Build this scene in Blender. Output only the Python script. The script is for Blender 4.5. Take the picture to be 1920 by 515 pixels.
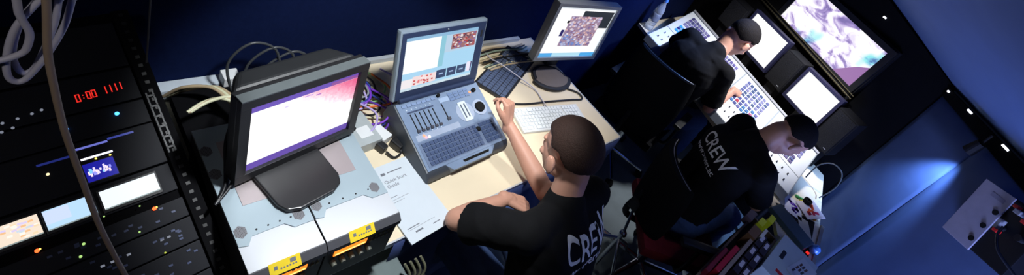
import bpy, bmesh, math, random
from math import sin, cos, pi, radians as R
from mathutils import Vector as V, Matrix, Euler, noise
from mathutils.bvhtree import BVHTree
random.seed(7)
for o in list(bpy.data.objects): bpy.data.objects.remove(o)
S = bpy.context.scene
C = S.collection
# ------------------------------------------------------------------ camera
cam_data = bpy.data.cameras.new('camera'); cam = bpy.data.objects.new('camera', cam_data); C.objects.link(cam)
CX = V((.6143096834,.6532738069,.4425572801)); CY = V((-.6625225124,.1223915182,.7389751260)); CZ = V((.4285878363,-.7471637367,.5079948986))
cam.matrix_world = Matrix(((CX.x,CY.x,CZ.x,0),(CX.y,CY.y,CZ.y,0),(CX.z,CY.z,CZ.z,2.26),(0,0,0,1)))
cam_data.sensor_fit = 'HORIZONTAL'; cam_data.sensor_width = 36
cam_data.lens = 36*924.19/1920
cam_data.shift_x = (960-1041.03)/1920; cam_data.shift_y = (92.51-257.5)/1920
cam_data.clip_start = .02
S.camera = cam
S.view_settings.view_transform = 'Standard'; S.view_settings.look = 'None'
S.view_settings.gamma = 1; S.view_settings.exposure = 0.0; S.view_settings.use_curve_mapping = False
# ------------------------------------------------------------------ world and lights
W = bpy.data.worlds.new('world'); S.world = W; W.use_nodes = True
W.node_tree.nodes['Background'].inputs[0].default_value = (.25,.35,.8,1)
W.node_tree.nodes['Background'].inputs[1].default_value = .006
def light(name, kind, loc, target, energy, color, **k):
    d = bpy.data.lights.new(name, kind); o = bpy.data.objects.new(name, d); C.objects.link(o)
    o.location = loc; o.rotation_euler = (V(target)-V(loc)).to_track_quat('-Z','Y').to_euler()
    d.energy = energy; d.color = color
    for a, b in k.items(): setattr(d, a, b)
    return o
light('desk_work_light','SPOT',(-.62,.78,2.30),(-.92,.88,.8),118,(.93,.97,1),spot_size=R(58),spot_blend=.35,shadow_soft_size=.07)
light('desk_end_light','SPOT',(-.8,1.85,2.4),(-.95,1.75,.75),75,(1,.98,.93),spot_size=R(46),spot_blend=.9,shadow_soft_size=.08)
light('console_light','SPOT',(-.35,3.15,1.98),(-.5,3.42,.85),95,(.96,.97,1),spot_size=R(90),spot_blend=.7,shadow_soft_size=.05)  # added unseen overhead spot, in place of small desk lamps and monitor glow
light('blue_wall_light','SPOT',(.562,3.215,1.52),(.46,3.36,.75),70,(.28,.48,1),spot_size=R(62),spot_blend=1,shadow_soft_size=.02)
light('blue_wash_light','AREA',(1.5,1.8,.35),(1.0,3.0,1.5),27,(.33,.43,1),shape='SQUARE',size=.6,spread=R(110))
light('blue_left_wash','SPOT',(-.6,3.3,2.0),(-1.4,2.8,1.0),110,(.16,.34,1),spot_size=R(80),spot_blend=.9,shadow_soft_size=.1)
light('blue_floor_wash','SPOT',(1.2,1.2,2.1),(-.5,2.5,.1),34,(.5,.65,1),spot_size=R(70),spot_blend=.8,shadow_soft_size=.3)
light('added_back_fill','SPOT',(.9,.6,2.5),(-.15,1.7,1.0),60,(.95,.97,1),spot_size=R(50),spot_blend=.8,shadow_soft_size=.15)  # added fill with no known source, brightens shirt backs and lettering
light('added_cable_fill','SPOT',(.2,-.5,2.7),(-.6,.06,1.55),13,(1,.96,.94),spot_size=R(36),spot_blend=.8,shadow_soft_size=.05)  # added spot from behind the camera, brightens the hanging cables
# ------------------------------------------------------------------ materials
MATS = {}
def mat(name, col, rough=.55, metal=0, var=.12, scale=30, bump=0, emis=None, es=0, trans=0, coat=0, spec=.5, sheen=0):
    if name in MATS: return MATS[name]
    m = bpy.data.materials.new(name); m.use_nodes = True; nt = m.node_tree; b = nt.nodes['Principled BSDF']
    tc = nt.nodes.new('ShaderNodeTexCoord'); nz = nt.nodes.new('ShaderNodeTexNoise'); nz.inputs['Scale'].default_value = scale
    nz.inputs['Detail'].default_value = 4
    nt.links.new(tc.outputs['Object'], nz.inputs['Vector'])
    mx = nt.nodes.new('ShaderNodeMix'); mx.data_type = 'RGBA'
    mx.inputs[6].default_value = (*[c*(1-var) for c in col],1); mx.inputs[7].default_value = (*[min(1,c*(1+var)) for c in col],1)
    nt.links.new(nz.outputs['Fac'], mx.inputs[0]); nt.links.new(mx.outputs[2], b.inputs['Base Color'])
    b.inputs['Roughness'].default_value = rough; b.inputs['Metallic'].default_value = metal
    b.inputs['Specular IOR Level'].default_value = spec
    if coat: b.inputs['Coat Weight'].default_value = coat
    if sheen: b.inputs['Sheen Weight'].default_value = sheen
    if trans: b.inputs['Transmission Weight'].default_value = trans; b.inputs['IOR'].default_value = 1.3
    if emis: b.inputs['Emission Color'].default_value = (*emis,1); b.inputs['Emission Strength'].default_value = es
    if bump:
        bp = nt.nodes.new('ShaderNodeBump'); bp.inputs['Strength'].default_value = bump; bp.inputs['Distance'].default_value = .01
        nt.links.new(nz.outputs['Fac'], bp.inputs['Height']); nt.links.new(bp.outputs[0], b.inputs['Normal'])
    MATS[name] = m; return m
def attr_mat(name, strength, rough=.35):      # colours of printed keys (strength 0) or of a lit display
    if name in MATS: return MATS[name]
    m = bpy.data.materials.new(name); m.use_nodes = True; nt = m.node_tree; b = nt.nodes['Principled BSDF']
    a = nt.nodes.new('ShaderNodeVertexColor'); a.layer_name = 'col'
    if strength:
        b.inputs['Base Color'].default_value = (.02,.02,.02,1)
        nt.links.new(a.outputs[0], b.inputs['Emission Color']); b.inputs['Emission Strength'].default_value = strength
    else: nt.links.new(a.outputs[0], b.inputs['Base Color'])
    b.inputs['Roughness'].default_value = rough
    MATS[name] = m; return m
black_plastic = mat('black_plastic', (.012,.012,.014), .45)
grey_bezel = mat('dark_grey_plastic', (.035,.037,.042), .4)
satin_black = mat('satin_black', (.006,.006,.008), .6, spec=.25)
dark_metal = mat('black_metal', (.02,.02,.024), .45, .6)
steel = mat('brushed_steel', (.55,.57,.62), .3, .9, .06, 12)
chrome = mat('chrome', (.75,.77,.8), .15, 1, .02)
alu = mat('silver_sheet', (.60,.62,.66), .38, .35, .05, 8)
pale_grey = mat('pale_grey_plastic', (.42,.46,.47), .5)
blue_grey = mat('blue_grey_plastic', (.085,.11,.16), .42)
blue_grey_lt = mat('light_blue_grey_plastic', (.17,.22,.31), .42)
white_plastic = mat('white_plastic', (.75,.77,.78), .4, 0, .04)
paper = mat('white_paper', (.62,.68,.74), .8, 0, .03)
ink = mat('grey_ink', (.16,.17,.2), .8)
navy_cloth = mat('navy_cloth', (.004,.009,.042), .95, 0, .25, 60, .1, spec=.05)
black_cloth = mat('black_drape', (.003,.003,.004), .95, 0, .4, 20, .2, spec=.1)
shirt_m = mat('black_cotton', (.004,.004,.005), .9, 0, .3, 18, .3, spec=.2)
jeans_m = mat('blue_denim', (.03,.06,.16), .85, 0, .3, 60, .15)
skin_m = mat('skin', (.60,.31,.22), .5, 0, .1, 25, .05)
hair_b = mat('short_brown_hair', (.038,.019,.014), .7, 0, .6, 260, .35, spec=.3)
hair_k = mat('black_hair', (.006,.004,.004), .85, 0, .5, 220, .3, spec=.2)
print_m = mat('white_shirt_print', (.85,.85,.87), .7)
cable_w = mat('white_cable', (.62,.60,.70), .45)
cable_tan = mat('tan_cable', (.40,.29,.20), .5)
cable_k = mat('black_cable', (.01,.01,.012), .4)
cable_cream = mat('cream_cable', (.62,.62,.42), .5)
yellow_m = mat('yellow_label', (.85,.62,.02), .6)
red_cloth = mat('red_fabric', (.22,.010,.022), .8, 0, .3, 50, .2)
rubber = mat('rubber', (.008,.008,.008), .8, spec=.2)
seat_cloth = mat('black_seat_fabric', (.005,.005,.006), .95, 0, .4, 80, .2, spec=.15)
def led_mat(name, c, s): return mat('led_'+name, (.02,.02,.02), .4, emis=c, es=s)
# ------------------------------------------------------------------ mesh builder
class MB:
    def __init__(s): s.bm = bmesh.new(); s.T = Matrix(); s.cl = s.bm.loops.layers.color.new('col'); s.mi = 0
    def _add(s, verts, faces, col=None):
        vs = [s.bm.verts.new(s.T @ V(v)) for v in verts]; out = []
        for f in faces:
            try: fc = s.bm.faces.new([vs[i] for i in f])
            except ValueError: continue
            fc.material_index = s.mi; out.append(fc)
            if col:
                for l in fc.loops: l[s.cl] = (*col,1)
        return vs, out
    def box(s, c, size, rot=None, bev=0, col=None):
        t = bmesh.new(); bmesh.ops.create_cube(t, size=1)
        bmesh.ops.scale(t, vec=V(size), verts=t.verts)
        if bev: bmesh.ops.bevel(t, geom=t.edges[:], offset=bev, segments=2, affect='EDGES', profile=.7)
        M = Matrix.Translation(V(c)) @ (rot.to_4x4() if rot else Matrix())
        s.merge(t, M, col); return s
    def merge(s, t, M, col=None):
        t.verts.ensure_lookup_table(); t.verts.index_update()
        s._add([M @ v.co for v in t.verts], [[v.index for v in f.verts] for f in t.faces], col); t.free()
    def cyl(s, p0, p1, r0, r1=None, n=20, col=None, caps=True):
        p0 = V(p0); p1 = V(p1); r1 = r0 if r1 is None else r1
        q = (p1-p0).to_track_quat('Z','Y'); vs = []
        for p, r in ((p0,r0),(p1,r1)):
            for i in range(n): vs.append(p + q @ V((r*cos(2*pi*i/n), r*sin(2*pi*i/n), 0)))
        fs = [[i,(i+1)%n,n+(i+1)%n,n+i] for i in range(n)]
        if caps: fs += [list(range(n))[::-1], list(range(n,2*n))]
        s._add(vs, fs, col); return s
    def lathe(s, prof, n=24, col=None):
        vs = []; m = len(prof)
        for r_, z_ in prof:
            for i in range(n): vs.append((r_*cos(2*pi*i/n), r_*sin(2*pi*i/n), z_))
        fs = [[j*n+i, j*n+(i+1)%n, (j+1)*n+(i+1)%n, (j+1)*n+i] for j in range(m-1) for i in range(n)]
        fs += [list(range(n))[::-1], list(range((m-1)*n, m*n))]
        s._add(vs, fs, col); return s
    def tube(s, pts, r, n=10, closed=False, sub=6):
        P = [V(p) for p in pts]
        if len(P) > 2:
            Q = []
            for i in range(len(P)-1):
                a, b, c, d = P[max(i-1,0)], P[i], P[i+1], P[min(i+2,len(P)-1)]
                for k in range(sub):
                    t = k/sub
                    Q.append(.5*((2*b)+(c-a)*t+(2*a-5*b+4*c-d)*t*t+(3*b-a-3*c+d)*t**3))
            Q.append(P[-1]); P = Q
        up = V((0,0,1)); prev = None; vs = []
        for i, p in enumerate(P):
            d = (P[min(i+1,len(P)-1)]-P[max(i-1,0)])
            if d.length < 1e-7: d = V((0,0,1))
            d.normalize()
            if prev is None:
                prev = d.orthogonal().normalized()
            prev = (prev - d*prev.dot(d)).normalized(); b = d.cross(prev)
            rr = r(i/(len(P)-1)) if callable(r) else r
            for k in range(n): vs.append(p + (prev*cos(2*pi*k/n)+b*sin(2*pi*k/n))*rr)
        m = len(P)
        fs = [[j*n+i, j*n+(i+1)%n, (j+1)*n+(i+1)%n, (j+1)*n+i] for j in range(m-1) for i in range(n)]
        fs += [list(range(n))[::-1], list(range((m-1)*n, m*n))]
        s._add(vs, fs); return s
    def prism(s, poly, vec, col=None):            # polygon (3d points) extruded by vec
        n = len(poly); vec = V(vec)
        vs = [V(p) for p in poly]+[V(p)+vec for p in poly]
        fs = [list(range(n))[::-1], list(range(n,2*n))]+[[i,(i+1)%n,n+(i+1)%n,n+i] for i in range(n)]
        s._add(vs, fs, col); return s
    def ell(s, c, rad, rot=None, seg=24, col=None):
        t = bmesh.new(); bmesh.ops.create_uvsphere(t, u_segments=seg, v_segments=seg//2, radius=1)
        M = Matrix.Translation(V(c)) @ (rot.to_4x4() if rot else Matrix()) @ Matrix.Diagonal((*rad,1))
        s.merge(t, M, col); return s
    def cap(s, p0, p1, r0, r1, seg=20):            # tapered capsule
        s.cyl(p0, p1, r0, r1, seg); s.ell(p0, (r0,)*3, seg=seg); s.ell(p1, (r1,)*3, seg=seg); return s
    def quad(s, a, b, c, d, col=None): s._add([a,b,c,d], [[0,1,2,3]], col); return s
    def mesh(s, name, fix=True):
        if fix: bmesh.ops.recalc_face_normals(s.bm, faces=s.bm.faces)
        me = bpy.data.meshes.new(name); s.bm.to_mesh(me); s.bm.free(); return me
    def build(s, name, m, parent=None, smooth=False, fix=True):
        me = s.mesh(name, fix)
        for x in (m if isinstance(m,(list,tuple)) else [m]): me.materials.append(x)
        o = bpy.data.objects.new(name, me); C.objects.link(o)
        if smooth:
            me.polygons.foreach_set('use_smooth', [True]*len(me.polygons)); me.set_sharp_from_angle(angle=R(38))
        if parent: o.parent = parent
        return o
def tag(o, label, cat, group=None, kind=None):
    if label: o['label'] = label
    if cat: o['category'] = cat
    if group: o['group'] = group
    if kind: o['kind'] = kind
    return o
def rebase(o):                                     # put a one-mesh thing's origin at its base
    bb = [V(c) for c in o.bound_box]; c = sum(bb, V())/8; c.z = min(b.z for b in bb)
    o.data.transform(Matrix.Translation(-c)); o.location = o.location + c; return o
def thing(name, label, cat, loc=(0,0,0), rot=None, group=None):
    o = bpy.data.objects.new(name, None); o.empty_display_size = .05; C.objects.link(o)
    M = Matrix.Translation(V(loc))
    if rot is not None: M = M @ rot.to_4x4()
    o.matrix_world = M; return tag(o, label, cat, group)
def solo(mb, name, m, label, cat, group=None, smooth=False, kind=None):
    o = mb.build(name, m, None, smooth); rebase(o); return tag(o, label, cat, group, kind)
def setting(mb, name, m, smooth=False):
    o = mb.build(name, m, None, smooth); o['kind'] = 'structure'; return o
def copy_tree(o, parent=None):
    c = o.copy(); C.objects.link(c)
    if parent: c.parent = parent
    for ch in list(o.children): copy_tree(ch, c)
    return c
def frame(yaw, tilt=0, roll=0):                    # local x right, z up in the face, -y out of the face
    return Matrix.Rotation(R(yaw),3,'Z') @ Matrix.Rotation(R(-tilt),3,'X') @ Matrix.Rotation(R(roll),3,'Y')
def pane(name, parent, w, h, y, rects, strength, u0=None, v0=None, matname=None):
    """flat picture area: rects are (u0,v0,u1,v1,colour) in 0..1, v up, on the plane local y"""
    mb = MB(); k = 0
    for (a,b,c,d,col) in rects:
        yy = y - .00012*k/ max(1,len(rects)) * 3 - (0 if k==0 else .0002); k += 1
        X = lambda t: (t-.5)*w; Z = lambda t: (t-.5)*h
        mb.quad((X(a),yy,Z(b)),(X(c),yy,Z(b)),(X(c),yy,Z(d)),(X(a),yy,Z(d)),col)
    return mb.build(name, attr_mat(matname or f'display_{strength}', strength), parent, fix=False)
# ------------------------------------------------------------------ setting
def roof_z(x, y): return (1.605-.208*x-.173*y)/.549
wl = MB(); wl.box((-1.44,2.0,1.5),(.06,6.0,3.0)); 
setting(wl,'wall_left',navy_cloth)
fl = MB(); fl.box((.3,1.6,-.03),(6.5,7.2,.06)); setting(fl,'floor',mat('grey_blue_floor',(.17,.21,.23),.7,0,.25,9,.1))
FD = V((.956,-.292,0)); FN = V((.292,.956,0))           # far wall direction and outward
E0 = V((.346,3.6,0))                                    # corner of far and right wall
wf = MB(); a = E0 - FD*2.1
wf.prism([E0+V((0,0,-.02)), a+V((0,0,-.02)), a+V((0,0,roof_z(a.x,a.y)+.02)), E0+V((0,0,roof_z(E0.x,E0.y)+.01))], FN*.04)
setting(wf,'wall_far',black_cloth)
RD = V((.64,-.77,0)).normalized(); RN = V((.77,.64,0))
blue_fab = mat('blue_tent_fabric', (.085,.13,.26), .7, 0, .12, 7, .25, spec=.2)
def wall_strip(t0, t1): 
    m = MB(); b0 = E0+RD*t0; b1 = E0+RD*t1; n = 16; vs = []; fs = []
    for j in range(9):
        for i in range(n+1):
            p = b0.lerp(b1, i/n); z = 1.62*j/8
            vs.append(p + V((0,0,z)) + RN*(.004*sin(j*.5+i*.2)))
    for j in range(8):
        for i in range(n): q = j*(n+1)+i; fs.append([q,q+1,q+n+2,q+n+1])
    m._add(vs, fs); return m
for t0,t1 in ((0,.405),(.411,1.3),(1.306,3.4)):          # wall panels meeting in seams
    o = setting(wall_strip(t0,t1),'wall_right',blue_fab,True); md = o.modifiers.new('thickness','SOLIDIFY'); md.thickness = .01
o = MB(); o.box((E0+RD*1.7+RN*.035+V((0,0,.8))), (3.5,.02,1.66), Matrix.Rotation(math.atan2(RD.y,RD.x),3,'Z')); setting(o,'trim_1',satin_black)
# dark valance under the eave of the right wall
m = MB(); rz = Matrix.Rotation(math.atan2(RD.y,RD.x),3,'Z')
pts = [E0+RD*t for t in (.0,3.4)]
m.prism([pts[0]-RN*.02+V((0,0,1.60)), pts[1]-RN*.02+V((0,0,1.49)), pts[1]-RN*.02+V((0,0,1.655)), pts[0]-RN*.02+V((0,0,1.655))], RN*.015)
setting(m,'trim_2',black_cloth)
# roof: one sloping blue sheet with soft folds
rf = MB(); vs=[]; fs=[]; NI=40; NJ=24
for j in range(NJ+1):
    for i in range(NI+1):
        p = E0 - RN*.02 + RD*(-.6+4.2*i/NI) - V((.77,.64,0))*(-.08+3.3*j/NJ) 
        z_ = roof_z(p.x,p.y)+.02+.018*sin(i*.55+.25*j)*min(1,j/5)+.012*sin(j*.8)*min(1,j/6)
        vs.append((p.x,p.y,z_))
for j in range(NJ):
    for i in range(NI): q=j*(NI+1)+i; fs.append([q,q+1,q+NI+2,q+NI+1])
rf._add(vs,fs); o = setting(rf,'ceiling',mat('blue_roof_fabric',(.075,.12,.25),.75,0,.1,5,.2,spec=.2),True)
md = o.modifiers.new('thickness','SOLIDIFY'); md.thickness=.008; md.offset=1
m=MB(); q=E0+RD*.50-RN*.075; m.cyl(V((.562,3.215,1.525)),V((.570,3.205,1.60)),.030,.024,18,caps=False); m.cyl(V((.570,3.205,1.60)),V((.570,3.205,1.66)),.006); solo(m,'wall_lamp',satin_black,'small black lamp can under the eave throwing blue light down the wall','lamp')
# daylight showing through small gaps along the eave
day = led_mat('daylight_gap',(.85,.88,1),3.0)
for t,l,zz in ((.012,.014,1.640),(.205,.034,1.648),(.492,.042,1.650)):
    m = MB(); m.box(E0+RD*t-RN*.024+V((0,0,zz)),(l,.006,.010),rz); setting(m,'trim_3',day)
m = MB(); p=V((-.19,3.763,1.742)); m.box(p-FN*.005,(.02,.006,.010),Matrix.Rotation(math.atan2(FD.y,FD.x),3,'Z')); setting(m,'trim_4',day)

# ------------------------------------------------------------------ desks
ply = mat('birch_plywood', (.80,.68,.49), .5, 0, .1, 6)
ply_edge = mat('plywood_edge', (.30,.20,.11), .6, 0, .3, 40)
t = thing('work_desk','long plywood desk under the laptop console with a navy skirt','desk',(-1,1.2,0))
m = MB(); m.box((0,0.03,.738),(.80,1.76,.024),bev=.002); m.build('tabletop',ply,t)
m = MB(); m.box((.403,-.0,.738),(.006,1.82,.026)); m.box((-.0,.913,.738),(.8,.006,.026)); m.build('edge_strip',alu,t)
for x in (-.34,.34):
    for y in (-.84,.84):
        m = MB(); m.cyl((x,y,0),(x,y,.725),.018); m.build('leg',dark_metal,t)
m = MB(); vs=[];fs=[]
for i in range(61):
    y=-.42+1.32*i/60; 
    for j in range(6): vs.append((.412+.006*sin(i*.7)*j/5+.01*j/5,y,.742-.45*j/5))
for i in range(60):
    for j in range(5): q=i*6+j; fs.append([q,q+1,q+7,q+6])
m._add(vs,fs); o=m.build('skirt',mat('navy_skirt',(.03,.05,.16),.8,0,.2,30),t,True); md=o.modifiers.new('thickness','SOLIDIFY'); md.thickness=.003
# console table along the far wall (its end shows at the right of the clutter)
t = thing('console_table','plywood table along the black wall carrying the big lighting desk','table',(-.45,3.3,0))
top = [V((-.93,.02,.726)),V((-.93,.78,.726)),V((.70,.25,.726)),V((.84,-.32,.726)),V((.90,-.73,.726)),V((.70,-.73,.726)),V((.56,-.50,.726))]
m = MB(); m.prism(top,(0,0,.024)); m.build('tabletop',ply,t)
m = MB(); m.prism([V((.842,-.32,.70)),V((.900,-.73,.70)),V((.918,-.73,.70)),V((.86,-.32,.70))],(0,0,.062)); m.build('edge_strip',mat('worn_grey_edge',(.33,.30,.27),.6),t)
for x,y in ((-.85,.12),(-.85,.70),(.62,.15),(.84,-.66)):
    m = MB(); m.cyl((x,y,0),(x,y,.726),.02); m.build('leg',dark_metal,t)

# ------------------------------------------------------------------ big lighting console
FL=V((-1.20,3.14,.815));FR=V((.16,2.85,.815));RL=V((-1.23,3.76,.955));RR=V((.12,3.25,.955))
def con(u,v,h=0):                                       # u along the desk, v from front lip to rear
    a=FL.lerp(FR,u); b=RL.lerp(RR,u); 
    zz = .815+.040*min(v/.42,1) + (.100*((v-.42)/.58) if v>.42 else 0)
    p=a.lerp(b,v); return V((p.x,p.y,zz+h))
root = thing('lighting_console','large white-lit lighting desk with coloured key blocks on the far table','lighting desk',(-.5,3.3,.75))
RO = V((-.5,3.3,.75))
m = MB(); m.T = Matrix.Translation(-RO)
N=24; vs=[];fs=[]
prof=[(-.02,-.055,1),(0,0,1),(.42,0,1),(.70,0,1),(1,0,1),(1.02,-.03,1),(1.02,-.2,1),(.05,-.058,0)]
for i in range(N+1):
    u=i/N
    for v,h,_ in prof:
        p=con(u,max(0,min(v,1)),h); p+= (RL-FL)*(min(v,0)+max(v-1,0)); 
        if _==0 or h<-.1: p.z=.752
        if v==-.02: p.z=.765
        vs.append(p)
n=len(prof)
for i in range(N):
    for k in range(n): fs.append([i*n+k,(i+1)*n+k,(i+1)*n+(k+1)%n,i*n+(k+1)%n])
fs.append(list(range(n))); fs.append([N*n+k for k in range(n)][::-1])
m._add(vs,fs); m.build('chassis',mat('console_grey',(.33,.37,.42),.45),root)
m = MB(); m.T=Matrix.Translation(-RO)                   # white control surface panels
for i in range(4):
    for (v0,v1) in ((.005,.415),(.425,.975)):
        u0,u1=i/4+.004,(i+1)/4-.004
        m.quad(con(u0,v0,.003),con(u1,v0,.003),con(u1,v1,.003),con(u0,v1,.003))
m.build('control_surface',mat('white_panel',(.80,.83,.86),.5,0,.03),root)
m = MB(); m.T=Matrix.Translation(-RO)
for i in range(N): 
    a0,a1=con(i/N,.985,.006),con((i+1)/N,.985,.006); b0,b1=con(i/N,1.02,.006),con((i+1)/N,1.02,.006)
    m.prism([a0,a1,b1,b0],(0,0,.004))
m.build('rear_trim',mat('bright_trim',(.75,.75,.8),.3,.6),root)
def key_block(parent,u0,u1,v0,v1,nu,nv,colf,gap=.36,h=.006,name='key_block'):
    m=MB(); m.T=Matrix.Translation(-RO)
    for i in range(nu):
        for j in range(nv):
            a=u0+(u1-u0)*i/nu; b=a+(u1-u0)/nu*(1-gap*.6); c=v0+(v1-v0)*j/nv; d=c+(v1-v0)/nv*(1-gap)
            col=colf(i,j)
            if col is None: continue
            col=tuple(q**.62 for q in col)
            P=[con(a,c,.003),con(b,c,.003),con(b,d,.003),con(a,d,.003)]
            m.prism(P,(0,0,h),col)
    return m.build(name,attr_mat('printed_keys',0,.5),parent)
vio=[(.20,.17,.42),(.26,.24,.5),(.15,.15,.33),(.35,.33,.55)]; cy=[(.02,.30,.62),(.05,.22,.55),(.10,.45,.70),(.06,.08,.35),(.15,.1,.3)]
redc=[(.5,.05,.12),(.10,.12,.35),(.2,.2,.45),(.45,.12,.3),(.08,.25,.5)]
for i,u in enumerate((.0,.25,.5,.75)):
    rr=random.Random(i)
    if i in (0,1,3):
        key_block(root,u+.045,u+.205,.66,.92,8,4,lambda a,b:rr.choice(vio),gap=.3)
        key_block(root,u+.045,u+.190,.47,.63,6,3,lambda a,b:rr.choice(cy+[(.1,.5,.8)]),gap=.3)
    else:
        key_block(root,u+.04,u+.20,.62,.92,7,5,lambda a,b:rr.choice([(.18,.2,.42),(.3,.3,.5),(.1,.15,.3)]),gap=.35)
        key_block(root,u+.04,u+.20,.40,.60,7,3,lambda a,b:rr.choice(redc),gap=.35)
    for j in range(6):                                  # encoders and faders
        for vv in ((.12,.27) if i!=1 else (.12,.26)):
            m=MB(); m.T=Matrix.Translation(-RO); p=con(u+.04+j*.032,vv,.002)
            m.cyl(p,p+V((0,0,.014)),.0045,.0038,12); m.build('rotary_knob',mat('dark_knob',(.06,.06,.08),.4),root)
# ------------------------------------------------------------------ monitors on the far table
def plate_round(m, pts, z0, z1, bev=0): m.prism([V((x,y,z0)) for x,y in pts],(0,0,z1-z0))
def flat_monitor(name,label,c,yaw,tilt,w,h,border,depth,frame_mat,group=None,z_stand=None,rects=None,strength=1.0,base=True,base_w=.2,roll=0):
    t = thing(name,label,'monitor',c,frame(yaw,tilt,roll),group)
    W2,H2=w/2+border,h/2+border
    m=MB(); 
    m.box((0,.014+depth/2,0),(2*W2,depth,2*H2),bev=.004); m.build('housing',frame_mat,t)
    m=MB()
    for cx,cz,sx,sz in ((0,H2-border/2,2*W2,border),(0,-H2+border/2,2*W2,border),(-W2+border/2,0,border,2*h/2),(W2-border/2,0,border,h)):
        m.box((cx,.006,cz),(sx,.018,sz),bev=.0015)
    m.build('bezel',frame_mat,t)
    pane('screen',t,w,h,.008,rects,strength)
    return t
white_scr=[(0,0,1,1,(1,1,1))]
wy=Matrix.Identity(3)
SP=V((-.65,3.72,0)); SD=V((cos(R(-20)),sin(R(-20)),0)); SNn=V((sin(R(-20)),-cos(R(-20)),0))
def onS(s,z,out=0): return SP+SD*s+V((0,0,z))+SNn*out
m3=flat_monitor('monitor','monitor with a blank white picture nearer the corner with the navy wall',onS(-.026,1.128,0),-20,2,.345,.25,.022,.03,mat('blue_black_plastic',(.02,.02,.05),.35),'white monitors behind the lighting desk',rects=[(0,0,1,1,(1,1,1)),(.45,.02,.8,.1,(1,.98,.93))],strength=1.25)
m4=flat_monitor('monitor','monitor with a blank white picture above the right end of the lighting desk',onS(.538,1.108,0),-20,2,.28,.225,.022,.03,MATS['blue_black_plastic'],'white monitors behind the lighting desk',rects=[(0,0,1,1,(1,1,1)),(.4,.3,.8,.5,(1,.98,.93))],strength=1.25)
for t_,ss,hh in ((m3,-.026,1.128),(m4,.538,1.108)):
    m=MB(); zb=-(hh-.75); m.box((0,.05,zb/2-.03),(.06,.03,-zb-.10),bev=.004); m.build('stand',black_plastic,t_)
    m=MB(); m.box((0,.04,zb+.012),(.2,.14,.02),bev=.006); m.build('base',black_plastic,t_)
def speaker(label,s,z0,z1,w):
    p=onS(s,z0,.01); t=thing('speaker',label,'speaker',p,frame(-20),'black speakers between the monitors'); h=z1-z0
    m=MB(); m.box((0,.06,h/2),(w,.12,h),bev=.008); m.build('cabinet',satin_black,t)
    m=MB(); m.box((0,-.003,h/2),(w-.02,.008,h-.02),bev=.002); m.build('grille',mat('speaker_grille',(.008,.008,.010),.7,0,.6,300,.6,spec=.25),t)
    m=MB(); m.box((w*.28,-.008,.03),(.018,.003,.005)); m.build('badge',mat('badge_grey',(.25,.25,.27),.4),t)
    m=MB(); m.box((0,.06,-(z0-.75)/2),(w*.5,.09,z0-.75)); m.build('stand',satin_black,t)
    return t
speaker('black speaker between the two blank white monitors',.272,.965,1.235,.165)
speaker('black speaker right of the right-hand blank white monitor',.788,.915,1.205,.155)
speaker('black speaker left of the left-hand blank white monitor',-.345,1.0,1.225,.19)
# metal bar over the monitors
m=MB(); m.tube([onS(-.9,1.345,-.148),onS(.66,1.235,-.148)],.0065); m.tube([onS(-.9,1.370,-.148),onS(.66,1.260,-.148)],.004)
o=m.build('support_rail',mat('dull_brass_rail',(.10,.085,.05),.4,.7)); rebase(o); tag(o,'thin dull metal rail running between the big display and the white monitors','rail')
for s in (-.85,.64):
    m=MB(); q=onS(s,.75,-.148); m.cyl(q,q+V((0,0,.49 if s>0 else .60)),.012); solo(m,'rail_post',satin_black,'black upright holding the '+('left' if s<0 else 'right')+' end of the metal rail','post')
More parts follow.
